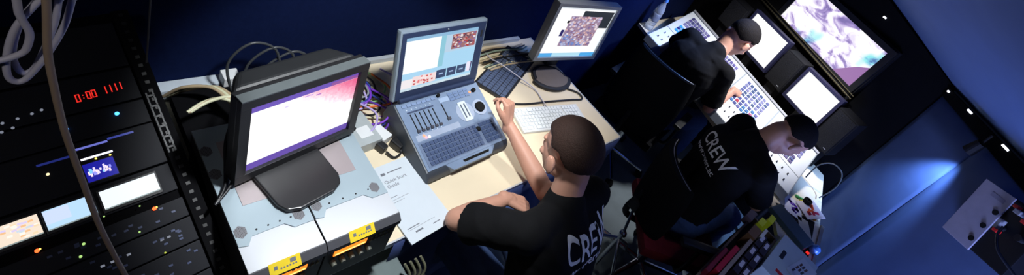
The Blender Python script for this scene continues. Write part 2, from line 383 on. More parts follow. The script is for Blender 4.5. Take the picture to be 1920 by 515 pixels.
# ------------------------------------------------------------------ big wall display
big=thing('wall_display','large flat display on the black wall showing a bright purple and white camera picture','display',onS(.235,1.452,-.17),frame(-20,2,2))
bw,bh=.72,.305
m=MB(); m.box((0,.03,0),(bw+.10,.05,bh+.10),bev=.004); m.build('housing',satin_black,big)
m=MB()
for cx,cz,sx,sz in ((0,bh/2+.02,bw+.08,.04),(0,-bh/2-.02,bw+.08,.04),(-bw/2-.02,0,.04,bh),(bw/2+.02,0,.04,bh)): m.box((cx,.0,cz),(sx,.02,sz),bev=.002)
m.build('bezel',black_plastic,big)
def big_mat():
    mt=bpy.data.materials.new('camera_picture'); mt.use_nodes=True; nt=mt.node_tree; b=nt.nodes['Principled BSDF']
    tc=nt.nodes.new('ShaderNodeTexCoord'); mp=nt.nodes.new('ShaderNodeMapping'); mp.inputs['Scale'].default_value=(3.6,1,7); mp.inputs['Rotation'].default_value=(0,.5,0)
    nz=nt.nodes.new('ShaderNodeTexNoise'); nz.inputs['Scale'].default_value=1.6; nz.inputs['Detail'].default_value=3.5; nz.inputs['Roughness'].default_value=.55; nz.inputs['Distortion'].default_value=1.2
    cr=nt.nodes.new('ShaderNodeValToRGB'); e=cr.color_ramp.elements; cr.color_ramp.interpolation='LINEAR'
    e[0].position=.33; e[0].color=(.22,.17,.42,1); e[1].position=.52; e[1].color=(1,.98,1,1)
    x=cr.color_ramp.elements.new(.40); x.color=(.40,.30,.62,1); x=cr.color_ramp.elements.new(.46); x.color=(.80,.72,.92,1)
    n2=nt.nodes.new('ShaderNodeTexNoise'); n2.inputs['Scale'].default_value=5; c2=nt.nodes.new('ShaderNodeValToRGB'); c2.color_ramp.elements[0].position=.60; c2.color_ramp.elements[0].color=(1,1,1,1); c2.color_ramp.elements[1].position=.70; c2.color_ramp.elements[1].color=(.3,.85,.85,1)
    mx=nt.nodes.new('ShaderNodeMix'); mx.data_type='RGBA'; mx.blend_type='MULTIPLY'; mx.inputs[0].default_value=1
    L=nt.links.new; L(tc.outputs['Object'],mp.inputs[0]); L(mp.outputs[0],nz.inputs['Vector']); L(nz.outputs['Fac'],cr.inputs[0]); L(tc.outputs['Object'],n2.inputs['Vector']); L(n2.outputs['Fac'],c2.inputs[0])
    L(cr.outputs[0],mx.inputs[6]); L(c2.outputs[0],mx.inputs[7]); L(mx.outputs[2],b.inputs['Emission Color']); b.inputs['Emission Strength'].default_value=1.05; b.inputs['Base Color'].default_value=(.02,.02,.02,1)
    return mt
m=MB(); m.quad((-bw/2,-.001,-bh/2),(bw/2,-.001,-bh/2),(bw/2,-.001,bh/2),(-bw/2,-.001,bh/2)); o=m.build('screen',big_mat(),big,fix=False)
m=MB(); m.prism([V((.20,-.0016,-bh/2)),V((bw/2,-.0016,-bh/2)),V((bw/2,-.0016,.02)),V((.30,-.0016,-.03)),V((.25,-.0016,-.09))],(0,-.0003,0),(.62,.45,.68)); m.build('picture_area',attr_mat('display_1.0',1.0),big)
# ------------------------------------------------------------------ silver server units on the desk
def server(y0,y1,label,left):
    w=y1-y0; d=.464; H=.2; F=frame(90)
    t=thing('media_server',label,'equipment unit',(-.826,(y0+y1)/2,.75),F,'silver topped units under the big black monitor')
    # local: x right (+y world), -y front (+x world)
    m=MB(); m.box((0,.01,.101),(w-.003,d-.03,.19)); m.build('chassis',mat('black_case',(.02,.02,.022),.5),t)
    m=MB(); m.box((0,0,.198),(w-.002,d-.002,.004)); m.build('top_cover',alu,t)
    # raised vent plate with a stepped angular front edge
    yf=-d/2; e=[(-w/2+.001,.075),(-w/2+.022,.070),(-w/2+.036,.092),(w/2-.07,.094),(w/2-.05,.074),(w/2-.001,.074)]
    m=MB(); m.prism([V((x,yf+b,.200)) for x,b in e]+[V((w/2-.001,d/2-.004,.200)),V((-w/2+.001,d/2-.004,.200))],(0,0,.0035))
    m.build('vent_plate',mat('blue_steel_plate',(.33,.41,.46),.42,.25,.06,10),t)
    m=MB(); m.box((0 if left else -.01,.06,.2042),(w-.085,.22,.0014),bev=.0005); m.build('inset_panel',mat('rosy_steel',(.36,.31,.32),.4,.3,.06,10),t)
    for cx,b in ((-w/2+.016,.112),(w/2-.030,.105),(-w/2+.014,.30),(-w/2+.014,.38)):
        m=MB(); p=[V((cx+.019*cos(a)*.8,yf+b+.019*sin(a),.2036)) for a in [R(30+60*k) for k in range(6)]]; m.prism(p,(0,0,.0006)); m.build('vent_mesh',mat('vent_mesh_grey',(.20,.20,.22),.5,.4),t)
        m=MB()
        for i in range(-4,5):
            for j in range(-5,6):
                x=i*.0032+(j%2)*.0016; y=j*.003
                if x*x/.8+y*y<.00024: m.cyl((cx+x,yf+b+y,.2042),(cx+x,yf+b+y,.2045),.0009,n=6)
        m.build('vent_holes',rubber,t)
    for i in range(4):
        m=MB(); x=-w/2+.05+i*(w-.1)/3; m.cyl((x,yf+.105,.2035),(x,yf+.105,.2046),.0025,n=8); m.build('screw',dark_metal,t)
    # front: sloped upper bezel, black panel with lit display, knobs
    m=MB(); m.prism([V((-w/2,yf-.002,.1995)),V((-w/2,yf-.020,.186)),V((-w/2,yf-.020,.168)),V((-w/2,yf+.01,.168)),V((-w/2,yf+.01,.1995))],(w,0,0)); m.build('front_bezel',mat('bezel_grey',(.07,.07,.08),.45),t)
    m=MB(); m.box((0,yf-.004,.088),(w-.002,.018,.158),bev=.002); m.build('front_panel',mat('black_case',(.02,.02,.022),.5),t)
    m=MB(); m.box((0 if left else -.035,yf-.0145,.143),(.095,.003,.026)); m.build('lit_display',led_mat('amber',(1,.27,.02),1.3),t)
    m=MB(); m.box((0 if left else -.035,yf-.0165,.137),(.088,.001,.004)); m.build('display_text',led_mat('amber_text',(1,.75,.2),2.0),t)
    for i in range(5):
        m=MB(); x=-w/2+.03+i*.026; m.cyl((x,yf-.012,.10),(x,yf-.030,.10),.009,.007,16); m.build('knob',mat('grey_green_knob',(.10,.11,.09),.5),t)
    for i in range(6):
        for j in range(2):
            m=MB(); m.box((w/2-.08+i*.013,yf-.014,.125-j*.02+(.03 if left else .02)),(.008,.004,.009),bev=.001); m.build('button',mat('olive_button',(.12,.11,.05),.5),t)
    # yellow label stuck on the sloping bezel
    lx=-.012; n=V((0,-.0135,.018)).normalized(); s=V((0,-.018,-.0135)).normalized()
    c0=V((lx,yf-.011,.1928))+n*.0008; 
    def q(mb,u0,u1,v0,v1,off,col=None):
        P=[c0+V((u,0,0))+s*v+n*off for u,v in ((u0,v1),(u1,v1),(u1,v0),(u0,v0))]; mb.prism(P,n*.0003,col)
    m=MB(); q(m,-.037,.037,-.0165,.0145,0); m.build('yellow_label',yellow_m,t)
    m=MB(); q(m,.012,.026,-.012,-.002,.0004); q(m,-.026,-.018,-.007,.002,.0004)
    for k in range(6): q(m,-.012+k*.007,-.008+k*.007,.001,.005,.0004)
    m.build('label_print',ink,t)
    return t
server(.333,.5155,'left silver unit under the big monitor, nearest the dark equipment rack',True)
server(.5185,.735,'right silver unit under the big monitor, touching the white manual',False)
# ------------------------------------------------------------------ big black monitor on the units
ms=[(0,0,1,1,(1,1,1)),(0,.88,1,1,(.40,.30,.68)),(0,0,1,.105,(.38,.28,.64)),(0,.105,.006,.88,(.5,.38,.72))]
rr=random.Random(3)
for i in range(28):
    for j in range(12):
        u=.30+.70*i/28; v=.52+.36*j/12; s=max(0,(u-.50)*1.15+(v-.72)*1.6)+.10*(rr.random()-.5)
        if s<.06: continue
        s=min(1,s*1.5); ms.append((u,v,u+.70/28,v+.03,(1-.12*s,1-.62*s,1-.45*s)))
ms+=[(.47,.845,.55,.862,(.75,.6,.85)),(.58,.81,.63,.83,(.7,.45,.75)),(.30,.79,.33,.81,(.8,.75,.9)),(.72,.885,1,.93,(.55,.30,.58))]
mon=flat_monitor('monitor','largest black monitor, standing on the silver units with a pink-cornered picture',(-.883,.547,1.112),101,5.5,.312,.236,.026,.03,black_plastic,rects=ms,strength=1.15)
m=MB()                                                   # deep tapered back with a curved top
P0=[(-.175,.045,-.125),(.175,.045,-.125),(.182,.045,.142),(-.182,.045,.142)]; P1=[(-.14,.125,-.09),(.14,.125,-.09),(.13,.125,.135),(-.13,.125,.135)]
vs=P0+P1; m._add(vs,[[0,1,2,3],[4,5,6,7],[0,1,5,4],[1,2,6,5],[2,3,7,6],[3,0,4,7]]); o=m.build('rear_cover',mat('black_cover',(.015,.016,.018),.5),mon)
md=o.modifiers.new('round','BEVEL'); md.width=.018; md.segments=4
m=MB(); m.box((0,.012,.1455),(.362,.030,.004),bev=.001); m.build('top_edge',mat('grey_top',(.10,.115,.12),.35,0),mon)  # top edge strip, lighter grey than the housing
m=MB()
for i in range(4): m.box((.08+i*.018,-.0035,-.131),(.009,.002,.003))
m.build('control_buttons',grey_bezel,mon)
m=MB(); m.box((0,.075,-.115),(.09,.04,.12),bev=.008); m.build('stand_neck',black_plastic,mon)
# stand foot: flat rounded plate lying on the units, levelled
ft=MB(); Fi=frame(101,5.5).inverted(); 
foot=[(-.092,-.02),(-.08,-.048),(-.05,-.062),(.05,-.062),(.08,-.048),(.092,-.02),(.095,.09),(.08,.14),(-.08,.14),(-.095,.09)]
Fw=frame(101); c=V((-.775,.530,.9575)); pts=[Fi@((c+Fw@V((x,y,0)))-V((-.883,.547,1.112))) for x,y in foot]; ft.prism(pts,Fi@V((0,0,.013)))
o=ft.build('foot',mat('black_foot',(.016,.016,.018),.32),mon); md=o.modifiers.new('round','BEVEL'); md.width=.004; md.segments=3
# ------------------------------------------------------------------ laptop lighting console
LB=thing('laptop_console','open blue-grey laptop console with faders, keyboard and lit screen under the raised hand','laptop',(-1.051,1.18,.752),frame(93.2))
W_=.425; hz=.132                                        # hinge height above the desk
DV=V((0,-.294*sin(R(73.7)),-.294*cos(R(73.7)))); nrm=V((0,-cos(R(73.7)),sin(R(73.7))))
def bp(x,v,h=0): return V((x,0,hz))+DV*v+nrm*h           # point on the sloping keyboard deck: x across, v 0 hinge..1 front
m=MB()
side=[bp(0,0,0),bp(0,1.0,0),bp(0,1.06,-.012),V((0,-.30,.004)),V((0,.02,.004)),V((0,.035,.05)),V((0,.025,.10))]
m.prism([V((-W_/2,p.y,p.z)) for p in side],(W_,0,0)); o=m.build('body',mat('graphite_case',(.045,.055,.072),.45),LB); md=o.modifiers.new('round','BEVEL'); md.width=.006; md.segments=2
m=MB(); m.prism([bp(-W_/2+.006,.02,.0008),bp(W_/2-.006,.02,.0008),bp(W_/2-.006,.985,.0008),bp(-W_/2+.006,.985,.0008)],nrm*.003); m.build('deck',mat('blue_deck',(.20,.27,.40),.4),LB)
# handle lip bulging from the front edge
m=MB(); lip=[(-.205,.97),(-.13,.97),(-.10,1.09),(.10,1.09),(.14,.97),(.205,.97)]
m.prism([bp(x,v,.002) for x,v in lip[1:5]],-nrm*.03); m.build('handle_lip',mat('blue_deck',(.20,.27,.40),.4),LB)
m=MB(); m.prism([bp(-.045,1.015,.0023),bp(.095,1.015,.0023),bp(.09,1.05,.0023),bp(-.04,1.05,.0023)],nrm*.0006); m.build('handle_slot',rubber,LB)
m=MB(); m.prism([bp(-.195,.60,.004),bp(.195,.60,.004),bp(.195,.95,.004),bp(-.195,.95,.004)],nrm*.001); m.build('keyboard_tray',mat('tray_blue',(.15,.20,.31),.45),LB)
def dk(name,x0,x1,v0,v1,nx,nv,col,h=.004,gap=.18,parent=LB,base=.005):
    m=MB()
    for i in range(nx):
        for j in range(nv):
            a=x0+(x1-x0)*(i+gap/2)/nx; b=x0+(x1-x0)*(i+1-gap/2)/nx; c=v0+(v1-v0)*(j+gap/2)/nv; d=v0+(v1-v0)*(j+1-gap/2)/nv
            m.prism([bp(a,c,base),bp(b,c,base),bp(b,d,base),bp(a,d,base)],nrm*h,col(i,j) if callable(col) else col)
    return m.build(name,attr_mat('printed_keys',0,.5),parent)
kc=lambda i,j:(.26,.32,.46)
dk('keyboard_keys',-.185,.085,.62,.94,15,5,kc); dk('number_keys',.10,.19,.62,.94,4,5,kc)
dk('function_keys',-.19,-.03,.055,.10,7,1,(.5,.58,.72),.002); dk('function_keys',.03,.14,.06,.19,4,3,(.42,.5,.65),.002)
m=MB(); m.prism([bp(-.02,.10,.004),bp(.03,.10,.004),bp(.03,.17,.004),bp(-.02,.17,.004)],nrm*.002); m.build('small_screen',mat('pale_lcd',(.35,.45,.62),.3),LB)
rr=random.Random(5)
for i in range(6):
    x=-.168+i*.021; m=MB(); m.prism([bp(x-.0022,.20,.0042),bp(x+.0022,.20,.0042),bp(x+.0022,.47,.0042),bp(x-.0022,.47,.0042)],nrm*.0006); s=m.build('fader',rubber,LB)
    m=MB(); m.prism([bp(x-.006,.44,.0045),bp(x+.006,.44,.0045),bp(x+.006,.475,.0045),bp(x-.006,.475,.0045)],nrm*.007); m.build('fader_cap',mat('dark_knob',(.06,.06,.08),.4),s)
m=MB(); m.prism([bp(-.018,.18,.0042),bp(-.013,.18,.0042),bp(-.013,.44,.0042),bp(-.018,.44,.0042)],nrm*.0006); s=m.build('fader',rubber,LB)
m=MB(); m.prism([bp(-.023,.40,.0045),bp(-.008,.40,.0045),bp(-.008,.44,.0045),bp(-.023,.44,.0045)],nrm*.007); m.build('fader_cap',mat('dark_knob',(.06,.06,.08),.4),s)
dk('button_bar',-.178,-.055,.165,.185,6,1,(.25,.3,.42),.002,.05)
m=MB(); m.prism([bp(-.19,.50,.0042),bp(.02,.50,.0042),bp(.02,.585,.0042),bp(-.19,.585,.0042)],nrm*.0008); m.build('lit_strip',mat('pale_strip',(.36,.42,.55),.4),LB)
for x,v,c in ((-.155,.53,'warm'),(-.135,.565,'white'),(-.15,.56,'pink'),(.145,.14,'warm')):
    m=MB(); p=bp(x,v,.005); m.cyl(p,p+nrm*.002,.006,n=12); m.build('lit_button',led_mat(c,{'warm':(1,.45,.25),'white':(.95,.92,1),'pink':(1,.5,.6)}[c],1.2),LB)
m=MB(); p=bp(.075,.40,.004); m.cyl(p,p+nrm*.0015,.044,n=32); m.build('control_pod',mat('pale_strip',(.36,.42,.55),.4),LB)
m=MB(); m.prism([bp(.055,.24,.006),bp(.095,.24,.006),bp(.095,.54,.006),bp(.055,.54,.006)],nrm*.002); m.build('level_panel',mat('white_level',(.62,.68,.72),.4),LB)
for x in (.066,.084):
    m=MB(); m.prism([bp(x-.003,.28,.0082),bp(x+.003,.28,.0082),bp(x+.003,.49,.0082),bp(x-.003,.49,.0082)],nrm*.001); m.build('level_slot',blue_grey,LB)
m=MB(); p=bp(.155,.40,.004); m.cyl(p,p+nrm*.002,.036,n=32); m.build('jog_ring',mat('pale_strip',(.36,.42,.55),.4),LB)
m=MB(); p=bp(.155,.40,.0045); m.cyl(p,p+nrm*.010,.024,.022,n=28); m.build('jog_wheel',rubber,LB)
m=MB(); p=bp(.165,.13,.0045); m.cyl(p,p+nrm*.012,.009,n=16); m.build('rotary_knob',rubber,LB)
m=MB(); p=bp(-.015,.06,.0045); m.cyl(p,p+nrm*.012,.007,n=16); m.build('rotary_knob',rubber,LB)
m=MB(); p=bp(.092,.70,.0075); m.ell(p,(.010,.012,.008)); m.build('trackball',rubber,LB)
for i in range(12):
    m=MB(); x=-.185+(i%6)*.022; v=.135 if i<6 else .49; p=bp(x+.01,v,.004); m.cyl(p,p+nrm*.002,.003,n=8); m.build('small_button',mat('pale_button',(.5,.58,.7),.4),LB)
# lid
Fl=frame(0,16.9); LT=Fl.to_4x4(); LT.translation=V((0,.002,hz+.004))
m=MB(); m.T=LT; m.box((0,.016,.150),(W_+.004,.026,.297),bev=.009); m.build('lid_shell',mat('lid_rim',(.30,.37,.44),.4,.2),LB)
m=MB(); m.T=LT
m.box((0,.002,.147),(W_-.014,.004,.28)); m.build('lid_bezel',mat('lid_navy',(.03,.045,.10),.35),LB)
m=MB(); m.T=LT; m.cyl((-.19,-.004,.004),(.19,-.004,.004),.010,n=14); m.build('hinge_bar',mat('lid_navy',(.03,.045,.10),.35),LB)
m=MB(); m.T=LT; m.cyl((.0,-.0005,.281),(.0,-.003,.281),.003,n=10); m.build('lid_latch',pale_grey,LB)
ls=[(0,0,1,1,(.66,.84,.95)),(.0,.34,.46,.95,(.99,1,1)),(0,.94,1,1,(.55,.72,.85)),(.46,.34,.53,.94,(.55,.78,.85)),(.53,.60,1,.94,(.72,.82,.90)),(.62,.64,.98,.93,(.62,.42,.42)),
    (0,.0,1,.05,(.80,.88,.92)),(.0,.05,.14,.22,(.95,.92,.93)),(.46,.10,.60,.27,(.16,.24,.40)),(.615,.10,.75,.27,(.16,.24,.40)),(.765,.10,.90,.27,(.18,.27,.42)),(.91,.10,.97,.3,(.93,.90,.97)),(.972,.10,.99,.3,(.25,.18,.4)),
    (.14,.07,.46,.25,(.95,.86,.86)),(.50,.17,.56,.2,(.6,.7,.85)),(.65,.17,.71,.2,(.6,.7,.85)),(.80,.17,.86,.2,(.6,.7,.85))]
for i in range(90):
    u=.62+.33*rr.random(); v=.64+.26*rr.random(); ls.append((u,v,u+.03,v+.03,rr.choice([(.85,.65,.6),(.7,.2,.2),(.35,.22,.3),(.9,.85,.85),(.5,.4,.6)])))
for i in range(26):
    u=.15+.26*rr.random(); v=.07+.15*rr.random(); ls.append((u,v,u+.025,v+.03,rr.choice([(.9,.45,.45),(.8,.3,.3),(.98,.9,.9)])))
o=pane('lid_screen',LB,.352,.226,-.0012,ls,1.0); o.data.transform(Matrix.Translation((-.012,0,.155))); o.data.transform(LT)
m=MB(); m.T=LT; m.box((.188,-.0006,.235),(.010,.001,.030)); m.build('lid_badge',mat('black_case',(.02,.02,.022),.5),LB)
# ------------------------------------------------------------------ second desktop monitor
s2=[(0,0,1,1,(.93,.97,1)),(0,0,1,.075,(.30,.66,.90)),(.24,0,.74,.075,(.70,.88,.95)),(.02,.075,.98,.98,(1,1,1)),(.44,.60,.99,.93,(.17,.19,.21)),
    (.26,.22,.82,.82,(.62,.52,.62)),(.20,.42,.25,.55,(.15,.12,.4)),(.23,.68,.27,.73,(.1,.1,.12)),(.0,.955,1,1,(.85,.88,.9))]
rr=random.Random(9)
for i in range(230):
    u=.26+.53*rr.random(); v=.22+.57*rr.random()
    s=(u-.26)*.6+(v-.22)
    s2.append((u,v,u+.035,v+.035,rr.choice([(.45,.55,.8),(.4,.45,.7),(.7,.72,.85)] if s<.25 else [(.85,.7,.7),(.6,.4,.45),(.75,.72,.85),(.9,.85,.88),(.5,.42,.6)])))
mon2=flat_monitor('monitor','silver-edged monitor with a photo on screen, on a dark oval foot',(-1.110,2.062,1.039),80.4,4.5,.417,.322,.020,.035,mat('silver_bezel',(.30,.32,.36),.35,.4),rects=s2,strength=1.0)
m=MB(); m.box((0,.052,0),(.42,.03,.30),bev=.01); m.build('rear_cover',black_plastic,mon2)
Fi=frame(80.4,4.5).inverted(); Fw=frame(80.4)
def w2l(p,c=V((-1.110,2.062,1.039))): return Fi@(p-c)
m=MB(); c0=V((-1.150,2.05,.75)); a=w2l(c0+V((0,0,.02))); b=w2l(V((-1.15,2.06,1.0))); m.prism([a+V((-.04,0,0)),a+V((.04,0,0)),a+V((.04,.03,0)),a+V((-.04,.03,0))],b-a); m.build('stand_neck',black_plastic,mon2)
m=MB(); ov=[(.135*cos(x)*(1 if sin(x)<0 else .85),.10*sin(x)-.02) for x in [2*pi*k/40 for k in range(40)]]
c0=V((-1.09,1.985,.7505)); m.prism([w2l(c0+Fw@V((x,y,0))) for x,y in ov],Fi@V((0,0,.018))); o=m.build('foot',black_plastic,mon2); md=o.modifiers.new('round','BEVEL'); md.width=.005; md.segments=3
m=MB(); m.prism([w2l(c0+Fw@V((x*.84,y*.80-.002,.018))) for x,y in ov],Fi@V((0,0,.0015))); m.build('foot_inset',mat('brown_grey_inset',(.13,.105,.09),.45),mon2)
# ------------------------------------------------------------------ keyboards, papers and small things on the desk
def keyboard(label,c,yaw,w,d,body,keyc,keyh=.004,flip=0):
    t=thing('keyboard',label,'keyboard',c,frame(yaw)); th=.014
    m=MB(); m.box((0,0,th/2),(w,d,th),bev=.004); m.build('case',body,t)
    m=MB(); cols=21; rows=6; rr=random.Random(2)
    for j in range(rows):
        y=d/2-.010-(j+.5)*(d-.020)/rows
        x=-w/2+.008
        while x<w/2-.012:
            kw=(w-.016)/cols*(1 if rr.random()>.12 else 1.8)
            if abs(x-w*.20)<.006 or abs(x-w*.33)<.006: x+=.007; continue
            if x+kw>w/2-.006: break
            m.box((x+kw/2,y,th+keyh/2),(kw-.003,(d-.020)/rows-.003,keyh),bev=.001,col=keyc); x+=kw
    m.build('keys',attr_mat('printed_keys',0,.5),t); return t
keyboard('white desktop keyboard partly hidden by the seated man\'s head',(-.835,1.775,.7505),77.8,.42,.15,white_plastic,(.93,.95,.96))
keyboard('black desktop keyboard lying askew behind the laptop console lid',(-1.180,1.735,.7505),117.7,.43,.175,black_plastic,(.30,.35,.45))
def solo_box(name,label,cat,c,size,yaw,m_,bev=.003,group=None):
    m=MB(); m.T=Matrix.Translation(V(c))@Matrix.Rotation(R(yaw),4,'Z'); m.box((0,0,size[2]/2),size,bev=bev); return solo(m,name,m_,label,cat,group)
def document(label,c,yaw,w,h,lines,th=.004):
    t=thing('document',label,'document',c,frame(yaw)); m=MB(); m.box((0,0,th/2),(w,h,th)); m.build('pages',paper,t)
    m=MB()
    for (x,y,lw,lh) in lines: m.box((x,y,th+.0002),(lw,lh,.0002))
    if lines: m.build('printing',ink,t)
    return t
document('white manual with grey printing lying over the desk edge beside the silver unit',(-.672,.905,.7525),95,.185,.215,
   [(-.05,-.055,.05,.003),(-.02,-.062,.11,.001),(-.04,-.076,.03,.006),(.03,-.080,.03,.003),(-.035,.062,.09,.0012),(-.05,.052,.07,.0012),(-.055,.074,.05,.002)],.006)
t=document('upper white leaflet with a bold grey title, tucked between unit and laptop console',(-.822,.905,.7525),93.5,.165,.115,
   [(-.042,.020,.016,.010),(.005,.020,.06,.004)],.004)
for txt,x,y,sz in (('Quick Start',-.055,-.020,.019),('Guide',-.055,-.040,.019)):
    cu=bpy.data.curves.new('txt','FONT'); cu.body=txt; cu.size=sz; cu.extrude=.0001; o=bpy.data.objects.new('title',cu); C.objects.link(o)
    dg=bpy.context.evaluated_depsgraph_get(); me=bpy.data.meshes.new_from_object(o.evaluated_get(dg)); bpy.data.objects.remove(o)
    me.transform(Matrix.Translation((x,y,.0043))); me.materials.clear(); me.materials.append(ink); o=bpy.data.objects.new('title',me); C.objects.link(o); o.parent=t
t=thing('adapter_box','pale grey adapter box with a small dark knob behind the silver units','box',(-1.03,.845,.7505),frame(96))
m=MB(); m.box((0,0,.024),(.120,.15,.048),bev=.003); m.build('case',pale_grey,t)
m=MB(); m.box((.015,-.02,.0485),(.05,.05,.001)); m.build('panel',white_plastic,t)
m=MB(); m.cyl((-.012,.005,.048),(-.012,.005,.056),.006,n=14); m.build('knob',rubber,t)
t=thing('plug_adapter','black video plugs with a small white box against the left side of the laptop console','plug',(-.945,.945,.7505),frame(110))
m=MB(); m.box((0,.055,.022),(.048,.07,.035),bev=.003); m.build('white_box',white_plastic,t)
m=MB(); m.box((-.035,.02,.018),(.028,.05,.03),bev=.006); m.box((.02,-.015,.02),(.035,.052,.03),bev=.006); m.build('plug',black_plastic,t)
m=MB(); m.tube([(-.035,-.01,.015),(-.03,-.045,.01),(0,-.05,.01),(.015,-.04,.015)],.004); m.build('lead',cable_k,t)
def cable(label,pts,r,m_,group=None,name='cable',cat='cable'):
    m=MB(); m.tube(pts,r); return solo(m,name,m_,label,cat,group,smooth=True)
# cable bundle between big monitor and laptop
rr=random.Random(11); cols=[('purple',(.20,.05,.55)),('green',(.25,.55,.20)),('black',(.01,.01,.012)),('lilac',(.50,.40,.75)),('grey',(.25,.27,.30)),('orange',(.80,.15,.02)),('cream',(.6,.55,.35)),('violet',(.12,.04,.35)),('dark blue',(.03,.05,.3))]
for k in range(22):
    nm,c=cols[k%9] if k!=5 else ('orange',(.80,.15,.02)); y=.90+.25*rr.random(); x=-1.30+.20*rr.random(); z_=.757+.012*(k%5); L=.10
    a=V((x-.07,y-.02,z_)); b=V((x+.03,y+.03*rr.random(),z_+.02*rr.random())); cc=V((x+.10,y-.06*rr.random(),z_)); d=V((x+.05,y-.14,.757))
    cable(f'{nm} lead in the tangle between the big black monitor and the laptop console',[a,b,cc,d],.0042,mat('lead_'+nm.replace(' ','_'),c,.4),'tangled leads behind the desk')
for k in range(9):
    nm,c=[('tan',(.45,.35,.22)),('black',(.01,.01,.012)),('green-grey',(.25,.33,.25)),('cream',(.62,.58,.44))][k%4]; x=-1.355+.018*k; z_=.757+.006*(k%3)
    cable(f'{nm} cable lying along the back of the desk behind the black keyboard',[(x,1.50+.03*k,z_),(x+.015,1.63,z_+.008),(x-.005,1.78,z_),(x+.012,1.90+.02*k,z_),(x,2.0,z_)],.0048,mat('lead_'+nm.replace('-','_'),c,.45),'cables along the back of the desk')
cable('thin white cable looping over the black keyboard towards the oval monitor foot',[(-1.34,1.70,.762),(-1.27,1.69,.775),(-1.22,1.70,.79),(-1.12,1.76,.778),(-1.03,1.82,.758),(-.95,1.81,.757),(-.90,1.79,.768)],.0032,cable_w)
cable('black cable running behind the white keyboard to the desk end',[(-.99,1.59,.757),(-.955,1.70,.757),(-.93,1.85,.757),(-.90,2.0,.757),(-.885,2.075,.757),(-.93,2.085,.757),(-.98,2.03,.757)],.0048,cable_k)
m=MB(); m.box((-1.22,.555,.775),(.27,.40,.05),bev=.02); solo(m,'added_dark_cloth',black_cloth,'black cloth block added as shade under the cream cables behind the silver units','cloth')  # added black block, stands in for the dark shading behind the units
# cream cables left of the big monitor, wall trunking
for k in range(6):
    a=.012*k; cable('cream cable looping between the wall and the left silver unit',[(-1.34,.34+a*.5,.80),(-1.31,.38+a,.86-.5*a),(-1.27,.44+a,.885-a*.3),(-1.21+a,.47+a,.885),(-1.13+a,.50+a*.5,.86)] if k<3 else [(-1.17,.345+a*.3,.90),(-1.19,.38+a*.6,.91),(-1.20,.42+a,.90),(-1.17+a*.4,.50,.89)],.0055,cable_cream if k%2 else mat('lead_tan',(.45,.35,.22),.45),'cream cables behind the silver units')
m=MB(); m.box((-1.385,.42,.775),(.045,.30,.045),bev=.003); solo(m,'cable_trunking',mat('pale_trunking',(.5,.56,.62),.5),'pale cable trunking low on the wall behind the silver units','trunking')
m=MB(); m.box((-1.365,.53,.815),(.05,.05,.04),bev=.004); solo(m,'wall_socket',white_plastic,'small white socket on top of the pale cable trunking','socket')
m=MB(); m.box((-1.395,1.5,.762),(.02,1.0,.022)); solo(m,'desk_rail',mat('pale_rail',(.45,.48,.5),.5),'pale rail closing the gap between the navy wall and the desk','rail')
for k,(dx) in enumerate((0,.035)):
    cable(('upper','lower')[k]+' black cable arching down over the left silver unit',[(-1.13,.50+dx,1.03),(-1.05,.44+dx,1.02),(-.97,.39+dx,.995),(-.90,.37+dx*.9,.972),(-.84,.352+dx*.4,.966),(-.80,.32,.958)],.0042,cable_k)
for k in range(3):
    cable(('tallest','middle','lowest')[k]+' dark cable loop standing behind the big black monitor',[(-1.30,.52+.04*k,.80),(-1.32,.50+.06*k,.93-.02*k),(-1.32,.56+.07*k,1.01-.03*k),(-1.32,.64+.06*k,.97-.03*k),(-1.31,.67+.04*k,.85)],.0045,mat('dark_grey_cable',(.05,.055,.06),.4))
# ------------------------------------------------------------------ water bottle
t=thing('water_bottle','clear plastic water bottle standing on the table corner near the blue wall','bottle',(-1.315,3.36,.7505))
pl_=mat('clear_plastic',(.85,.92,1),.05,0,.02,trans=.72)
m=MB(); m.lathe([(.030,0),(.037,.006),(.037,.04),(.034,.045),(.037,.05),(.037,.075),(.034,.08),(.037,.085),(.037,.15),(.034,.155),(.037,.16),(.034,.19),(.022,.225),(.0135,.24),(.0135,.262)]); o=m.build('bottle_body',pl_,t,True)
m=MB(); m.lathe([(.0376,.09),(.0378,.092),(.0378,.142),(.0376,.145)]); m.build('bottle_label',mat('faint_label',(.45,.5,.65),.4,0,.5,60,trans=.6),t,True)
m=MB(); m.lathe([(.015,.258),(.016,.26),(.016,.277),(.0145,.28)]); m.build('cap',mat('blue_cap',(.10,.3,.8),.35),t)
# ------------------------------------------------------------------ equipment rack at the left
K=.58/.5; RC=V((0,0,2.26))+K*(V((-.77,.08,1.14))-V((0,0,2.26)))
RF=frame(98.4,60)
rack=thing('equipment_rack','dark slanted equipment rack with three small bright screens at the left edge','rack',RC,RF)
def rb(mb,u0,u1,v0,v1,t0=0,t1=.01,col=None,bev=0):       # box on the rack face, t = how far it stands out
    mb.box(((u0+u1)/2*K,-(t0+t1)/2,(v0+v1)/2*K),((u1-u0)*K,t1-t0,(v1-v0)*K),bev=bev,col=col)
Mi=(Matrix.Translation(RC)@RF.to_4x4()).inverted()
m=MB(); a=[RC+RF@V((x*K,.004,z*K)) for x,z in ((-.30,-.30),(.182,-.30),(.182,.385),(-.30,.385))]
low=[V((p.x,p.y,0)) for p in a]
m._add([Mi@p for p in a+low],[[0,1,2,3],[7,6,5,4],[0,1,5,4],[1,2,6,5],[2,3,7,6],[3,0,4,7]]); m.build('rack_case',black_cloth,rack)
for u0,u1 in ((.150,.180),):
    m=MB(); rb(m,u0,u1,-.30,.385,0,.012 if u0<.18 else .03,bev=.002); m.build('rack_rail',mat('matt_black_rail',(.003,.003,.004),.9,spec=.12),rack)
m=MB()
for i in range(34): rb(m,.160,.168,-.29+i*.02,-.29+i*.02+.007,.012,.0128)
m.build('rail_holes',mat('hole_grey',(.004,.004,.005),.5),rack)
